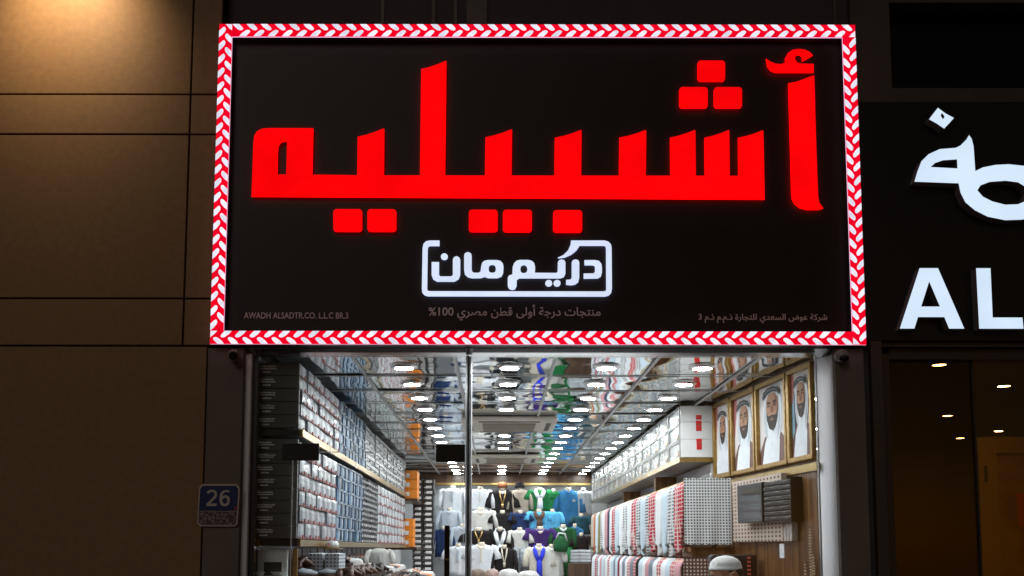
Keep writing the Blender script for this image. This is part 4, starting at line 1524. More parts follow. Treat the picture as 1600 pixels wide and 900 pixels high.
# eyes and hair, cap, robe as children
q = MB()
for s in (-1, 1):
    q.tube([(HXc - .080, HY + s * .033, ZE), (HXc - .0865, HY + s * .033, ZE)], [.010, .006], 10)
q.build("eyes", blackp, po)
q = MB()
for s in (-1, 1):
    q.tube([(HXc - .086, HY + s * .018, ZE + .018), (HXc - .088, HY + s * .035, ZE + .022), (HXc - .078, HY + s * .052, ZE + .017)], .004, 6)
q.build("eyebrows", hair, po)
q = MB()
hr = []
for dz, xf, xb, hw in ((-.065, .045, .082, .060), (-.04, .035, .094, .074), (-.01, .036, .101, .0795), (.02, .0, .106, .0825), (.045, -.05, .106, .0835), (.06, -.06, .104, .082)):
    hr.append([(HXc + (xf + xb) / 2 + (xb - xf) / 2 * math.cos(2 * math.pi * i / 24), HY + hw * math.sin(2 * math.pi * i / 24), ZE + dz) for i in range(24)])
q.loft(hr)
q.build("hair", hair, po, smooth=True)
q = MB()
rise = .042
hr = []
ZR = ZE + .050
for k, (r0, z) in enumerate(((1.0, 0), (1.02, .006), (1.015, .013), (.99, .015), (.97, .030), (.88, .050), (.72, .066), (.48, .078), (.22, .084), (.03, .086))):
    hr.append([(HXc + .004 + .097 * r0 * math.cos(2 * math.pi * i / 32), HY + .088 * r0 * math.sin(2 * math.pi * i / 32), ZR + z) for i in range(32)])
q.loft(hr)
capo = q.build("cap", kufi, po, smooth=True)
q = MB()
for i in range(9):
    a = R(-90 - 40 + i * 10)
    for z, r0 in ((.026, .985), (.034, .96), (.042, .93)):
        p = Vector((HXc + .004 + .097 * r0 * math.cos(a), HY + .088 * r0 * math.sin(a), ZR + z))
        q.tube([p, p + Vector((.006, 0, .002 * (-1) ** i))], .0022, 5)
q.build("stitching", kufi_st, capo)
q = MB()
hr = []
for z, wx, wy in ((.10, .17, .22), (.5, .16, .21), (.9, .145, .20), (1.1, .135, .205), (1.24, .125, .215), (1.32, .10, .17), (1.37, .065, .07)):
    hr.append([(HXc + .035 + wx * (1 + .05 * math.sin(i * 1.3 + z)) * math.cos(2 * math.pi * i / 28), HY + wy * (1 + .04 * math.sin(i * 2.1)) * math.sin(2 * math.pi * i / 28), z * k_ + .02) for i in range(28)])
q.loft(hr)
for s in (-1, 1):
    q.tube([(vs[5][0], HY + s * .17, vs[5][2]), (vs[6][0], HY + s * .22, vs[6][2]), (vs[7][0], HY + s * .23, vs[7][2] + .04)], [.075, .068, .06], 12)
q.build("robe", robe, po, smooth=True)

# ------------------------------------------------------------------ glass storefront
sf = thing("glass_storefront", "full width frameless glass shop front with steel header, jambs and black patch fittings", "shop front", (.2, YG, 0))
MB().prism([[(-1.40, 5.50, 2.778), (-1.40, 5.50, 2.774), (-1.40, 5.59, 2.742), (-1.40, 5.60, 2.742), (-1.40, 5.60, 2.778)]], (3.28, 0, 0)).build("header", alu, sf)
MB().box(-1.410, -1.3725, 5.495, 5.59, 0, 2.741).build("jamb", mat("white_jamb", (0.86, 0.88, 0.90), 0.4, var=.05, vscale=5, stretch=(3, 3, .3)), sf, bevel=.008)
MB().box(-1.3715, -1.343, 5.53, 5.57, 0, 2.741).build("jamb_bead", dark_metal, sf)
MB().prism([[(1.888, 5.50, 0), (1.843, 5.635, 0), (1.888, 5.64, 0)]], (0, 0, 2.741)).build("jamb", jamb_m, sf)
MB().box(1.806, 1.811, 5.54, 5.566, 0, 2.741).build("jamb_bead", steel, sf)
MB().prism([[(-.174, 5.575, 0), (-.162, 5.515, 0), (-.150, 5.575, 0)]], (0, 0, 2.741)).build("mullion", mull_m, sf)
MB().prism([[(-.1495, 5.575, 0), (-.1425, 5.535, 0), (-.136, 5.575, 0)]], (0, 0, 2.741)).build("mullion_bead", mull_m, sf)
XD0, XD1, ZD = -1.138, -.184, 2.190
MB().box(-1.342, XD0 - .006, 5.548, 5.558, .01, ZD - .004).build("glass_pane", glass, sf)
MB().box(-1.342, -.173, 5.548, 5.558, ZD + .004, 2.741).build("glass_pane", glass, sf)
MB().box(-.135, 1.805, 5.548, 5.558, .01, 2.741).build("glass_pane", glass, sf)
door = MB().box(XD0, XD1, 5.545, 5.557, .012, ZD).build("glass_door", glass, sf)
edge_m = mat("polished_glass_edge", (0.8, 0.85, 0.85), .35, .3)
q = MB()
q.box(XD0 - .0058, XD0 - .0003, 5.543, 5.559, .012, ZD)
q.box(XD1 + .0005, XD1 + .003, 5.543, 5.559, .012, ZD)
q.box(XD0, XD1, 5.5445, 5.5575, ZD + .0005, ZD + .003)
q.build("glass_edge", edge_m, door)
for a, b in (((441, 693), (498, 720)), ((681, 694.5), (726.5, 722))):
    p, r0 = at(*a, 5.535), at(*b, 5.535)
    MB().box(p.x, r0.x, 5.535, 5.544, r0.z, p.z).build("patch_fitting", black_plastic, sf, bevel=.002)
p, r0 = at(694.5, 821, 5.50), at(702.5, 870, 5.50)
hd = MB().box(p.x, r0.x, 5.49, 5.515, .75, p.z).build("pull_handle", mat("dark_bronze", (0.05, 0.035, 0.028), .3, .7), door, bevel=.004)
q = MB()
z1 = at(698, 874, 5.5).z
q.box(p.x - .001, r0.x + .001, 5.488, 5.517, z1 - .006, z1 + .006)
q.box(p.x + .008, r0.x - .008, 5.5155, 5.5445, z1 - .008, z1 + .008)
q.box(p.x + .008, r0.x - .008, 5.5155, 5.5445, .9, .916)
q.build("collar", gold, hd)

# ------------------------------------------------------------------ facade around the shop
YW = 5.45
clad = thing("cladding_wall", "tan stone clad building wall with thin dark joints, lit warm from above", "wall", (-3, YW, 0))
MB().box(-6.0, -1.60, YW + .03, YW + .2, 0, 7.5).build("backing", joint_m, clad)
zj = [at(150, y, YW).z for y in (148, 210.5, 467, 541)]
xj = at(293, 270, YW).x
xe = at(322, 560, YW).x
j = .0055
rows = [(0, zj[3] - j), (zj[3] + j, zj[2] - j), (zj[2] + j, zj[1] - j), (zj[1] + j, zj[0] - j), (zj[0] + j, zj[0] + .95), (zj[0] + .96, 7.5)]
for i, (z0, z1) in enumerate(rows):
    if i == 0:
        MB().box(-6.0, xe, YW, YW + .03, z0, z1).build("panel", cladding, clad, bevel=.003)
    else:
        y_ = YW + (.0, .0015, .0005, .002, .0)[i - 1]
        MB().box(-6.0, xj - j, y_, YW + .03, z0, z1).build("panel", cladding, clad, bevel=.003)
        MB().box(xj + j, -1.585, YW + .001, YW + .03, z0, z1).build("panel", cladding, clad, bevel=.003)

lampz = at(105, 8, YW).z + 0.28
lx = at(105, 0, YW).x
LY = YW - 0.48
wl = thing("wall_lamp", "warm spotlight on an arm above the picture edge, aimed at the tan wall", "wall lamp", (lx, YW, lampz))
MB().box(lx - .015, lx + .015, LY, YW - .001, lampz + .13, lampz + .16).build("arm", dark_metal, wl)
q = MB()
ax = Vector((0, math.cos(R(36)), -math.sin(R(36))))
c0 = Vector((lx, LY, lampz + .03))
q.tube([c0 - ax * .16, c0 - ax * .02, c0 - ax * .005], [.05, .06, .062], 20, cap=False)
q.tube([c0 - ax * .165, c0 - ax * .16], [.03, .05], 20)
q.build("shade", dark_metal, wl)
MB().box(lx - .008, lx + .008, LY - .06, LY - .04, lampz + .08, lampz + .15).build("bracket", dark_metal, wl)
ll = bpy.data.lights.new("wall_lamp_bulb", 'SPOT')
ll.energy = 57.0
ll.color = (1.0, 0.76, 0.48)
ll.spot_size = R(104)
ll.spot_blend = 1.0
ll.shadow_soft_size = .03
lo = bpy.data.objects.new("wall_lamp_bulb", ll)
lo.location = c0 + ax * .01
lo.rotation_euler = (R(90 - 36), 0, 0)
COL.objects.link(lo)

pil = thing("facade_pillar", "grey brown rendered pillar between the tan wall and the glass front", "pillar", (-1.5, 5.5, 0))
MB().box(-1.607, -1.4105, 5.458, 5.75, 0, 2.765).build("shaft", pillar_m, pil)
pir = thing("facade_pillar", "grey brown rendered pillar between the glass front and the dark neighbouring shop", "pillar", (1.98, 5.5, 0))
xg0, xg1 = at(1351, 700, 5.485).x, at(1364, 700, 5.485).x
MB().box(1.8885, xg0, 5.458, 5.75, 0, 2.765).build("shaft", pillar_m, pir)
MB().box(xg0 + .0005, xg1, 5.515, 5.75, 0, 2.765).build("groove", mat("groove_grey", (.055, .058, .062), .6), pir)

uf = thing("upper_facade", "dark unlit facade strip above the red lettered sign", "facade", (.2, 5.55, 2.8))
MB().box(-1.58, 2.055, 5.54, 5.8, 2.79, 7.5).build("wall", facade_m, uf)
q = MB()
a, b = at(728, 10, 5.53), at(760, 10, 5.53)
q.box(a.x, b.x, 5.525, 5.539, 4.7, 7.4)
for px in (320 + 430 * .6375, 320 + 555 * .6375, 320 + 640 * .6375 - 20, 1300):
    a = at(px, 10, 5.53)
    MB().box(a.x, a.x + .02, 5.53, 5.539, 4.7, 7.4).build("mullion", frame_m, uf)
q.build("pier", frame_m, uf)

# security cameras
cam_m = mat("camera_housing", (0.36, 0.31, 0.26), .4)
t = thing("security_camera", "pale bullet security camera on the pillar beside the tan wall", "security camera", at(363, 556, 5.42))
p = at(363, 556, 5.42)
MB().box(p.x - .018, p.x + .018, 5.43, 5.457, p.z + .008, p.z + .035).build("base_plate", cam_m, t, bevel=.004)
q = MB()
dv = Vector((.022, -.075, -.022))
q.tube([p + Vector((-.008, .035, .012)), p + Vector((-.008, .035, .012)) + dv], .028, 16)
q.build("housing", cam_m, t, smooth=False)
q = MB()
e0 = p + Vector((-.008, .035, .012)) + dv
q.tube([e0, e0 + dv.normalized() * .004], .024, 16)
q.build("lens", black_plastic, t)
p = at(1316, 557, 5.42)
t = thing("security_camera", "round dome security camera on the pillar beside the dark neighbouring shop", "security camera", p)
q = MB()
q.tube([p + Vector((0, .037, .010)), p + Vector((0, .025, .008)), p + Vector((0, .0, .006)), p + Vector((0, -.02, .004))], [.036, .038, .036, .030], 18)
q.build("housing", mat("dome_housing", (.33, .30, .29), .35), t, smooth=True)
q = MB()
c0 = p + Vector((.002, -.012, -.010))
q.loft([[(c0.x + .027 * math.cos(2 * math.pi * i / 18) * s, c0.y - d, c0.z + .021 * math.sin(2 * math.pi * i / 18) * s) for i in range(18)] for s, d in ((1, 0), (.9, .015), (.6, .024), (.1, .027))])
q.build("dome", night_glass, t, smooth=True)
q = MB()
q.box(p.x - .004, p.x + .004, 5.447, 5.457, p.z + .03, p.z + .06)
q.build("cable", black_plastic, t)

# house number
YN = 5.443
t = thing("house_number_plate", "blue house number plate reading 26 with patterned lower band", "number plate", at(341, 790, YN))
plate_fr = mat("plate_rim", (0.62, 0.52, 0.45), .4, .3)
plate_bl = mat("plate_blue", (0.012, 0.030, 0.13), .35)
plate_no = mat("plate_number", (0.62, 0.55, 0.50), .5)
pat_m = bpy.data.materials.new("plate_pattern")
pat_m.use_nodes = True
n_, l_ = pat_m.node_tree.nodes, pat_m.node_tree.links
tc_ = n_.new("ShaderNodeTexCoord"); vo_ = n_.new("ShaderNodeTexVoronoi"); rp_ = n_.new("ShaderNodeValToRGB")
vo_.feature = 'DISTANCE_TO_EDGE'; vo_.inputs["Scale"].default_value = 52
rp_.color_ramp.elements[0].position, rp_.color_ramp.elements[1].position = .10, .16
rp_.color_ramp.elements[0].color, rp_.color_ramp.elements[1].color = (.10, .055, .05, 1), (.30, .23, .21, 1)
l_.new(tc_.outputs["Object"], vo_.inputs[0]); l_.new(vo_.outputs[0], rp_.inputs[0]); l_.new(rp_.outputs[0], n_["Principled BSDF"].inputs["Base Color"])
out = [(315, 757), (369, 757), (374.5, 763), (371, 819), (367, 823), (313, 823), (308, 818), (311, 763)]
MB().prism([pxloop(out, YN)], (0, .006, 0)).build("rim", plate_fr, t)
MB().prism([pxloop([(316.5, 759.5), (368, 759.5), (372.3, 764.5), (370.2, 798.8), (310.5, 798.8), (312.7, 764.5)], YN - .0015)], (0, .001, 0)).build("blue_field", plate_bl, t)
MB().prism([pxloop([(310.4, 799.6), (370.1, 799.6), (369, 818), (366, 821), (314, 821), (309.6, 817)], YN - .0015)], (0, .001, 0)).build("pattern_field", pat_m, t)
q = MB()
s9 = dict(Y=YN - .003, ox=300, oy=740, s=9)
two = [(205, 265), (225, 245), (260, 232), (300, 232), (335, 250), (352, 285), (350, 315), (335, 345), (255, 425), (345, 425), (343, 462), (202, 462), (203, 430), (300, 335), (315, 305), (315, 285), (300, 268), (270, 264), (245, 275), (225, 293)]
q.prism([pxloop(two, **s9)], (0, .001, 0))
six = [(520, 240), (527, 275), (490, 263), (455, 270), (430, 295), (422, 325), (450, 310), (485, 310), (515, 325), (532, 360), (530, 405), (510, 445), (475, 465), (430, 463), (400, 440), (386, 400), (385, 330), (400, 280), (430, 248), (475, 235)]
hole = [(460, 345), (435, 355), (424, 380), (430, 410), (450, 430), (475, 428), (494, 405), (494, 370), (482, 350)]
q.prism([pxloop(six, **s9), pxloop(hole, **s9)], (0, .001, 0))
q.build("number_lettering", plate_no, t)
q = MB()
q.prism([pxloop([(366, 792), (369, 792), (369, 797.5), (365.5, 797.5)], YN - .003)], (0, .001, 0))
q.build("red_mark", mat("plate_red", (.4, .04, .05), .5), t)

# ------------------------------------------------------------------ main sign
YS, YP = 5.40, 5.456
SX0, SX1, SZ0, SZ1 = -1.583, 2.045, 2.777, 4.631
BW = .0735
sg = thing("shop_sign", "huge black illuminated sign with red Arabic lettering and red and white braided light border", "shop sign", (.23, 5.5, SZ0))
MB().box(SX0 + .002, SX1 - .002, YP, 5.535, SZ0 + .001, SZ1 - .001).build("panel", sign_black, sg)
frame_d = mat("sign_frame_return", (0.10, 0.085, 0.09), .35, .3)
q = MB()
q.box(SX0, SX1, YS + .012, YP - .0005, SZ1 - BW, SZ1)
q.box(SX0, SX1, YS + .012, YP - .0005, SZ0, SZ0 + BW)
q.box(SX0, SX0 + BW, YS + .012, YP - .0005, SZ0 + BW, SZ1 - BW)
q.box(SX1 - BW, SX1, YS + .012, YP - .0005, SZ0 + BW, SZ1 - BW)
q.build("frame", frame_d, sg)


def strip(o, d, v, L, name):
    """light strip from o along d; v points outwards from the sign's middle"""
    o, d, v = Vector(o), Vector(d), Vector(v)
    n3 = Vector((0, -1, 0))
    q = MB()
    q.obox(o, d * L, v * BW, -n3 * .0055, 0)
    q.obox(o - n3 * .0056, d * L, v * BW, -n3 * .0060, 2)
    P = .0805
    num = int(L / P)
    P = L / num
    hw = BW / 2
    for k in range(num):
        for side, base in ((1, 0), (-1, .5)):
            u0 = (k + base) * P + .006
            sh = [(-.05, 1.0), (.43, 1.0), (.70, .36), (.72, .14), (.64, .0), (.50, -.02), (.36, .12), (.13, .52)]
            pts = []
            ok = True
            for a, b in sh:
                uu = u0 + a * P * .98 + random.uniform(-.001, .001)
                if uu > L - .002:
                    uu = L - .002
                pts.append(o + v * hw + d * uu + v * (side * b * hw * .992) + n3 * .0018)
            if pts[0] == pts[1] or (pts[0] - pts[2]).length < .012:
                continue
            q.prism([pts], -n3 * .0015, 1, 1, back=False)
    q.build(name, [strip_red, strip_white, strip_edge], sg)


yz = YS
strip((SX0 + BW, yz, SZ1 - BW), (1, 0, 0), (0, 0, 1), SX1 - SX0 - BW, "light_strip")
strip((SX1 - BW, yz, SZ1 - BW), (0, 0, -1), (1, 0, 0), SZ1 - SZ0 - BW, "light_strip")
strip((SX1 - BW, yz, SZ0 + BW), (-1, 0, 0), (0, 0, -1), SX1 - SX0 - BW, "light_strip")
strip((SX0 + BW, yz, SZ0 + BW), (0, 0, 1), (-1, 0, 0), SZ1 - SZ0 - BW, "light_strip")

YL = 5.432
dep = (0, .008, 0)


def tooth(x0, x1, yt0, yt1):
    return [(x0, yt0), (x0 + (x1 - x0) * .3, yt0 - (yt0 - yt1) * .22), (x0 + (x1 - x0) * .65, yt0 - (yt0 - yt1) * .58), (x1 - 1.5, yt1), (x1, yt1 + .8)]


word = [(392, 307.5), (393.5, 270), (395, 222), (396.5, 212), (401, 205), (409, 201.3), (420, 200.5), (488.5, 200.5), (487, 273)]
for x0, x1, a, b in ((557.8, 599.5, 213.8, 200.8), (657, 696.5, 108, 95), (757.5, 799.3, 214.5, 202), (866, 908, 215, 202.8), (967, 1009, 214.6, 202.8), (1046.2, 1085.8, 214.5, 202.6), (1100, 1138.8, 214.5, 202.6), (1152.5, 1192, 214.6, 203)):
    xb0, xb1 = x0 - .6, x1 - .6
    if x0 > 1000:
        xb0, xb1 = x0 + .6, x1 + .8
    if x0 == 657:
        xb0, xb1 = 655.3, 694.8
    word.append((xb0, 274))
    word += tooth(x0, x1, a, b)
    if x0 < 1150:
        word.append((xb1, 274))
word.append((1194.3, 311))
hole = [(432.2, 272.8), (433, 236), (434, 228), (437.5, 222.5), (443, 221), (447.6, 221), (446.2, 272.8)]
MB().prism([pxloop(word, YL), pxloop(hole, YL)], dep, 0, 1).build("red_letter", [red_em, red_side], sg)
alif = [(1231, 129.3), (1243, 127), (1257, 122), (1270, 117), (1271.5, 118), (1274, 210), (1277.6, 305), (1279.5, 316), (1286, 324.5), (1281, 326.5), (1262, 327), (1250, 324.6), (1241, 318), (1237, 310), (1236, 300)]
MB().prism([pxloop(alif, YL)], dep, 0, 1).build("red_letter", [red_em, red_side], sg)
ham = [(1196, 91), (1198, 102.5), (1202.5, 109), (1210, 112.5), (1270.5, 112.5), (1270.5, 99), (1250, 98.5), (1245, 97), (1242, 93.5), (1241, 89), (1244, 84.8), (1249, 84.8), (1252, 88), (1253, 95), (1269, 85.5), (1265, 81), (1257.5, 77), (1247.5, 75.5), (1237.5, 77), (1230, 82), (1226, 90), (1226, 97), (1220, 99.5), (1210, 98.5), (1202, 95)]
MB().prism([pxloop(ham, YL)], dep, 0, 1).build("red_letter", [red_em, red_side], sg)
for x0, y0, x1, y1 in ((1089, 94, 1132, 126.5), (1060.5, 135.5, 1105, 168.5), (1114.5, 135.5, 1158.5, 168.5), (520, 327, 565, 362), (573.2, 327, 618.5, 362), (731.8, 327.5, 777, 362.3), (785, 327.5, 830.5, 362.5), (863.5, 328, 909, 363)):
    MB().prism([pxloop(rrect(x0, y0, x1, y1, 5), YL)], dep, 0, 1).build("letter_dot", [red_em, red_side], sg)

# white logo
YL2 = 5.432
dep2 = (0, .008, 0)
A3 = dict(ox=640, oy=370, s=9.376)
A4 = dict(ox=800, oy=370, s=9.376)


def z34(pts):                 # into image pixels
    return pts


fr_out = [(686, 375.8), (686, 384.2), (671, 384.2), (668.2, 386), (667.6, 389), (666.8, 451), (667.6, 454), (670, 455), (943, 455), (946, 454), (946.8, 451), (946.4, 388), (945.6, 384.3), (943, 383.4), (905, 383.4), (900, 391), (892, 397.5), (882, 402), (871.5, 403.2), (871, 402.4), (880, 398), (887, 391), (891, 382), (891.7, 375.5),
          (944, 375.4), (950, 377.3), (954, 381.5), (955, 387), (955.6, 450), (954.5, 457), (950.5, 461.3), (945, 462.8), (668, 462.8), (662.5, 461), (659.2, 457), (658.6, 451), (659.6, 388), (661, 381), (665, 377), (671, 375.8)]
logo_w = [white_em, halo_white]
MB().prism([pxloop(fr_out, YL2)], dep2, 0, 1).build("logo_frame", logo_w, sg)
nun = [(317, 370), (425, 370), (425, 560), (445, 580), (605, 580), (628, 560), (628, 330), (645, 297), (683, 283), (720, 300), (737, 335), (735, 560), (712, 620), (650, 655), (395, 655), (340, 622), (317, 560)]
MB().prism([pxloop(nun, YL2, **A3)], dep2, 0, 1).build("white_letter", logo_w, sg)
ma = [(793, 270), (805, 240), (848, 222), (890, 240), (903, 275), (903, 480), (915, 515), (945, 527), (1010, 525), (1035, 505), (1042, 440), (1055, 385), (1085, 352), (1140, 340), (1270, 340), (1325, 352), (1360, 390), (1370, 440), (1365, 530), (1340, 580), (1280, 603), (1150, 603), (1110, 592), (1090, 582), (1060, 597), (1030, 603), (910, 605), (850, 590), (805, 550), (793, 480)]
mah = [(1150, 470), (1160, 425), (1185, 408), (1225, 408), (1250, 425), (1260, 470), (1250, 510), (1225, 525), (1185, 525), (1160, 510)]
MB().prism([pxloop(ma, YL2, **A3), pxloop(mah, YL2, **A3)], dep2, 0, 1).build("white_letter", logo_w, sg)
ym = [(-67, 600), (-55, 570), (0, 548), (5, 440), (25, 385), (60, 350), (110, 337), (230, 337), (285, 350), (320, 385), (333, 440), (330, 525), (650, 527), (665, 500), (667, 370), (685, 340), (722, 328), (760, 340), (777, 370), (777, 540), (755, 585), (700, 605), (100, 605), (65, 630), (62, 720), (40, 765), (0, 777), (-40, 765), (-62, 735), (-67, 700)]
ymh = [(115, 470), (125, 430), (150, 412), (185, 412), (210, 430), (222, 470), (210, 515), (185, 530), (150, 530), (125, 515)]
MB().prism([pxloop(ym, YL2, **A4), pxloop(ymh, YL2, **A4)], dep2, 0, 1).build("white_letter", logo_w, sg)
ra_ = [(870, 370), (885, 340), (925, 328), (965, 340), (980, 370), (980, 600), (965, 660), (920, 695), (860, 705), (788, 698), (788, 628), (850, 625), (870, 600)]
MB().prism([pxloop(ra_, YL2, **A4)], dep2, 0, 1).build("white_letter", logo_w, sg)
dal = [(1055, 340), (1210, 338), (1270, 350), (1305, 395), (1312, 450), (1312, 520), (1295, 580), (1250, 605), (1045, 608), (1045, 535), (1190, 533), (1210, 510), (1212, 440), (1200, 418), (1170, 412), (1058, 412)]
MB().prism([pxloop(dal, YL2, **A4)], dep2, 0, 1).build("white_letter", logo_w, sg)
for cx, cy, A in ((503, 290, A3), (533, 677, A4), (655, 677, A4)):
    MB().prism([pxloop(ell(cx, cy, 51, 48), YL2, **A)], dep2, 0, 1).build("letter_dot", logo_w, sg)

# stand-offs that hold the letters clear of the panel
q = MB()
for px_, py_ in ((410, 290), (470, 240), (575, 260), (676, 200), (780, 255), (886, 255), (987, 260), (1065, 255), (1120, 250), (1175, 280), (1255, 160), (1260, 290), (1240, 105), (1110, 110), (1083, 152), (1136, 152), (542, 345), (596, 345), (754, 345), (808, 345), (886, 346),
                 (663, 420), (800, 459), (951, 420), (681, 430), (730, 420), (806, 440), (840, 420), (898, 430), (936, 420)):
    p = at(px_, py_, YL2 + .008)
    q.tube([p + Vector((0, .0005, 0)), (p.x, YP - .0005, p.z)], .004, 6)
o = q.build("letter_fixing", black_plastic, sg)
o["kind"] = "stuff"

# printed small lines
YT = YP - .0008
a, b = at(669, 493, YT), at(938, 493, YT)
text_mesh("printed_line", shape_arabic('منتجات درجة أولى قطن مصري %100'), a.x, b.x, a.z, YT, print_grey, sg, .014)
a, b = at(1091, 499, YT), at(1292, 499, YT)
text_mesh("printed_line", shape_arabic('شركة عوض السعدي للتجارة ذ.م.م ذ.م 3'), a.x, b.x, a.z, YT, print_grey, sg, .012)
a, b = at(380.5, 498, YT), at(543.5, 498, YT)
text_mesh("printed_line", "AWADH ALSADTR.CO. L.L.C BR.3", a.x, b.x, a.z, YT, print_grey, sg, .010, height=(at(380, 488.5, YT).z - a.z) / .70)

# ------------------------------------------------------------------ neighbouring shop on the right
YNB = 5.47
ns = thing("neighbour_sign", "black sign panel of the next shop with cool white raised letters", "shop sign", (3, 5.6, 2.8))
x0 = SX1 + .012
z0, z1 = at(1450, 531, YNB).z, at(1450, 158, YNB).z
navy_panel = mat("neighbour_panel", (0.008, 0.009, 0.012), .35)
MB().box(x0, 4.6, YNB, 5.6, z0, z1).build("panel", navy_panel, ns)
YNL = 5.405
dN = (0, YNB - .001 - YNL, 0)
w2 = [white_em2, white_side]
B7 = dict(Y=YNL, ox=1200, oy=120, s=4)
B8 = dict(Y=YNL, ox=1200, oy=340, s=4)
MB().prism([pxloop([(1058, 190), (1105, 225), (1158, 253), (1130, 285), (1097, 320), (1050, 288), (1003, 262), (1028, 228)], **B7)], dN, 0, 1).build("letter_dot", w2, ns)
MB().prism([pxloop([(1082, 222), (1092, 232), (1100, 248), (1094, 255), (1088, 262), (1083, 250), (1076, 240)], YNL - .0015, 1200, 120, 4)], (0, .001, 0)).build("scratch_mark", black_plastic, ns)
lt = [(912, 652), (930, 590), (955, 525), (1000, 480), (1070, 448), (1170, 440), (1200, 425), (1235, 390), (1253, 360), (1270, 385), (1281, 430), (1286, 500), (1292, 585), (1340, 562), (1420, 546), (1500, 542), (1600, 552), (1680, 580), (1730, 640), (1745, 710), (1720, 790), (1670, 850), (1590, 888), (1480, 892), (1370, 870), (1290, 830), (1230, 780), (1200, 720), (1188, 662)]
h1 = [(1013, 560), (1040, 535), (1090, 518), (1178, 512), (1181, 569)]
h2 = [(1305, 705), (1325, 674), (1380, 653), (1480, 645), (1560, 655), (1600, 680), (1620, 720), (1600, 775), (1560, 792), (1480, 795), (1400, 775), (1340, 745)]
MB().prism([pxloop(lt, **B7), pxloop(h1, **B7), pxloop(h2, **B7)], dN, 0, 1).build("white_letter", w2, ns)
MB().prism([pxloop([(945, 312), (1060, 312), (1225, 690), (1130, 690), (1100, 618), (935, 618), (913, 690), (822, 690)], **B8), pxloop([(1005, 395), (1072, 552), (955, 552)], **B8)], dN, 0, 1).build("white_letter", w2, ns)
MB().prism([pxloop([(1298, 312), (1388, 312), (1402, 620), (1588, 620), (1595, 690), (1318, 690)], **B8)], dN, 0, 1).build("white_letter", w2, ns)

nb = thing("neighbour_facade", "dark brown framed upper facade with black window above the next shop sign", "facade", (3.2, 5.7, z1))
wx0 = at(1388, 70, 5.52).x
wz0, wz1 = at(1480, 139, 5.52).z, at(1480, 6, 5.52).z
q = MB()
q.box(x0, wx0, 5.50, 5.75, z1 + .002, 7.5)
q.box(wx0, 4.6, 5.50, 5.75, z1 + .002, wz0)
q.box(wx0, 4.6, 5.50, 5.75, wz1, 7.5)
q.build("frame", frame_m, nb)
MB().box(wx0, 4.6, 5.62, 5.65, wz0, wz1).build("window_glass", night_glass, nb)

nf = thing("neighbour_storefront", "dark amber lit glass front of the next shop with brown frame", "shop front", (3, 5.6, 0))
zt0 = at(1450, 549, 5.5).z
q = MB()
q.box(xg1 + .001, at(1383, 700, 5.47).x, 5.47, 5.75, 0, z0 - .003)
q.box(at(1383, 700, 5.47).x, 4.6, 5.50, 5.70, zt0 + .03, z0 - .003)
q.build("frame", frame_m, nf)
xf = at(1383, 700, 5.5).x
q = MB()
q.box(xf + .001, xf + .055, 5.54, 5.64, 0, zt0 - .002)
q.box(xf + .056, 4.6, 5.54, 5.64, zt0 - .035, zt0 + .028)
q.build("sub_frame", mat("bronze_frame", (.07, .052, .04), .4, .4), nf)
xm = at(1520, 620, 5.58).x
MB().box(xf + .056, xm - .002, 5.585, 5.595, 0, zt0 - .036).build("glass_pane", glass_mat("brown_glass", (0.62, 0.52, 0.40)), nf)
MB().box(xm + .002, 4.6, 5.585, 5.595, 0, zt0 - .036).build("glass_pane", amber_glass, nf)
MB().box(xm - .006, xm + .006, 5.575, 5.584, 0, zt0 - .036).build("mullion", dark_metal, nf)

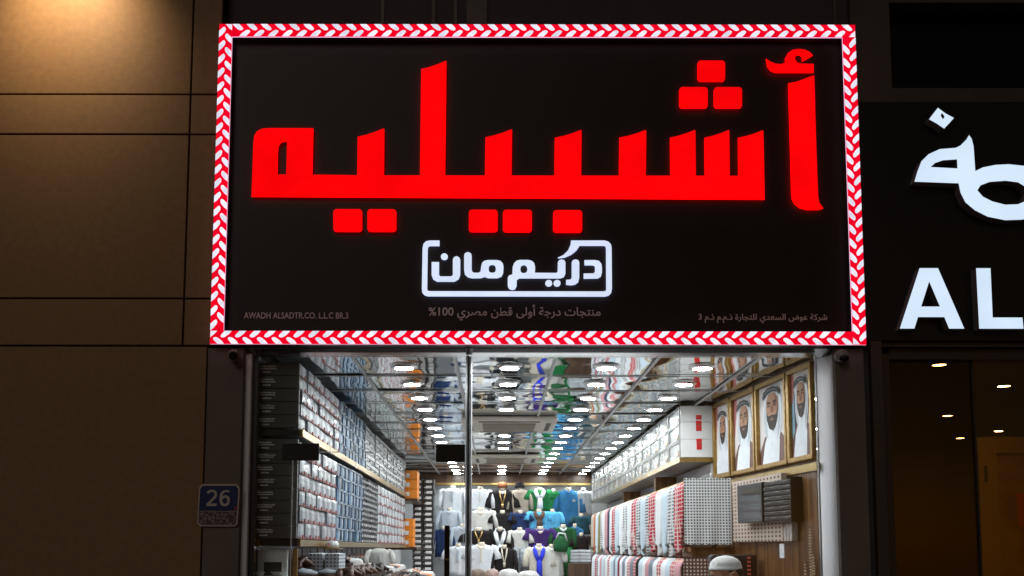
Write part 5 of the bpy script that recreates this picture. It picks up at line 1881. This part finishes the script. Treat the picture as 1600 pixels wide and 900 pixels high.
amb = mat("amber_room_wall", (0.14, 0.066, 0.018), .55, var=.25, vscale=1.5)
amb2 = mat("amber_strip", (0.42, 0.21, 0.04), .5)
nr = thing("neighbour_room", "dim amber room seen through the next shop window", "room", (3.5, 8.5, .02))
q = MB()
q.box(2.10, 2.14, 5.66, 11.5, .02, 2.9)
q.box(6.6, 6.64, 5.66, 11.5, .02, 2.9)
q.box(2.14, 6.6, 11.46, 11.5, .02, 2.9)
q.build("wall", amb, nr)
MB().box(2.14, 6.6, 5.66, 11.46, 2.86, 2.9).build("ceiling_panel", mat("amber_ceiling", (0.10, 0.05, 0.014), .3, var=.3, vscale=1.2), nr)
MB().box(2.10, 6.6, 5.66, 11.46, .004, .02).build("floor_panel", amb, nr)
a = at(1400, 700, 6.0)
MB().box(2.141, 2.165, 5.9, 6.25, .02, 2.85).build("edge_strip", amb2, nr)
dl_m = emit_mat("warm_downlight", (1.0, 0.66, 0.30), 48.0)
first = None
for px, py in ((1467, 569), (1568, 602), (1480, 648.5), (1560, 672.5), (1500, 683.5)):
    dy = (PY - py) / F
    tz = (math.sin(TH) + dy * math.cos(TH)) / (math.cos(TH) - dy * math.sin(TH))
    Y = (2.855 - EYE) / tz
    p = at(px, py, Y)
    if first is None:
        t = thing("recessed_downlight", "small warm recessed downlight in the dim amber ceiling next door", "downlight", p, "warm downlights next door")
        MB().lathe(p, [(.05, .004), (.062, .002), (.058, -.004), (.045, -.004), (.043, .002)], 20).build("ring", gold_frame, t)
        MB().lathe(p, [(.002, -.001), (.042, -.001), (.042, .0025), (.002, .0025)], 18).build("diffuser", dl_m, t)
        first = t
    else:
        dup(first, p)
YD = 7.9
t = thing("wooden_door", "amber brown door with pale frame inside the next shop", "door", at(1570, 900, YD))
p, r0 = at(1526, 682, YD), at(1700, 900, YD)
q = MB()
q.box(p.x, p.x + .15, YD, YD + .08, .02, p.z)
q.box(p.x + .15, r0.x, YD, YD + .08, p.z - .13, p.z)
q.build("door_frame", amb2, t, bevel=.01)
MB().box(p.x + .15, r0.x, YD + .03, YD + .07, .02, p.z - .131).build("door_leaf", mat("door_amber", (.38, .17, .04), .5, var=.2), t)
a, b = at(1537, 727, YD), at(1541.5, 752, YD)
MB().box(a.x, b.x, YD - .02, YD - .001, b.z, a.z).build("hinge", black_plastic, t)
a, b = at(1588, 770, YD - .1), at(1625, 822, YD - .1)
tag(MB().box(a.x, b.x, YD - .11, YD - .1, b.z, a.z).build("red_poster", mat("poster_red", (.75, .015, .02), .5), None, loc=((a.x + b.x) / 2, YD - .1, b.z)), "deep red poster on the amber door next door", "poster")
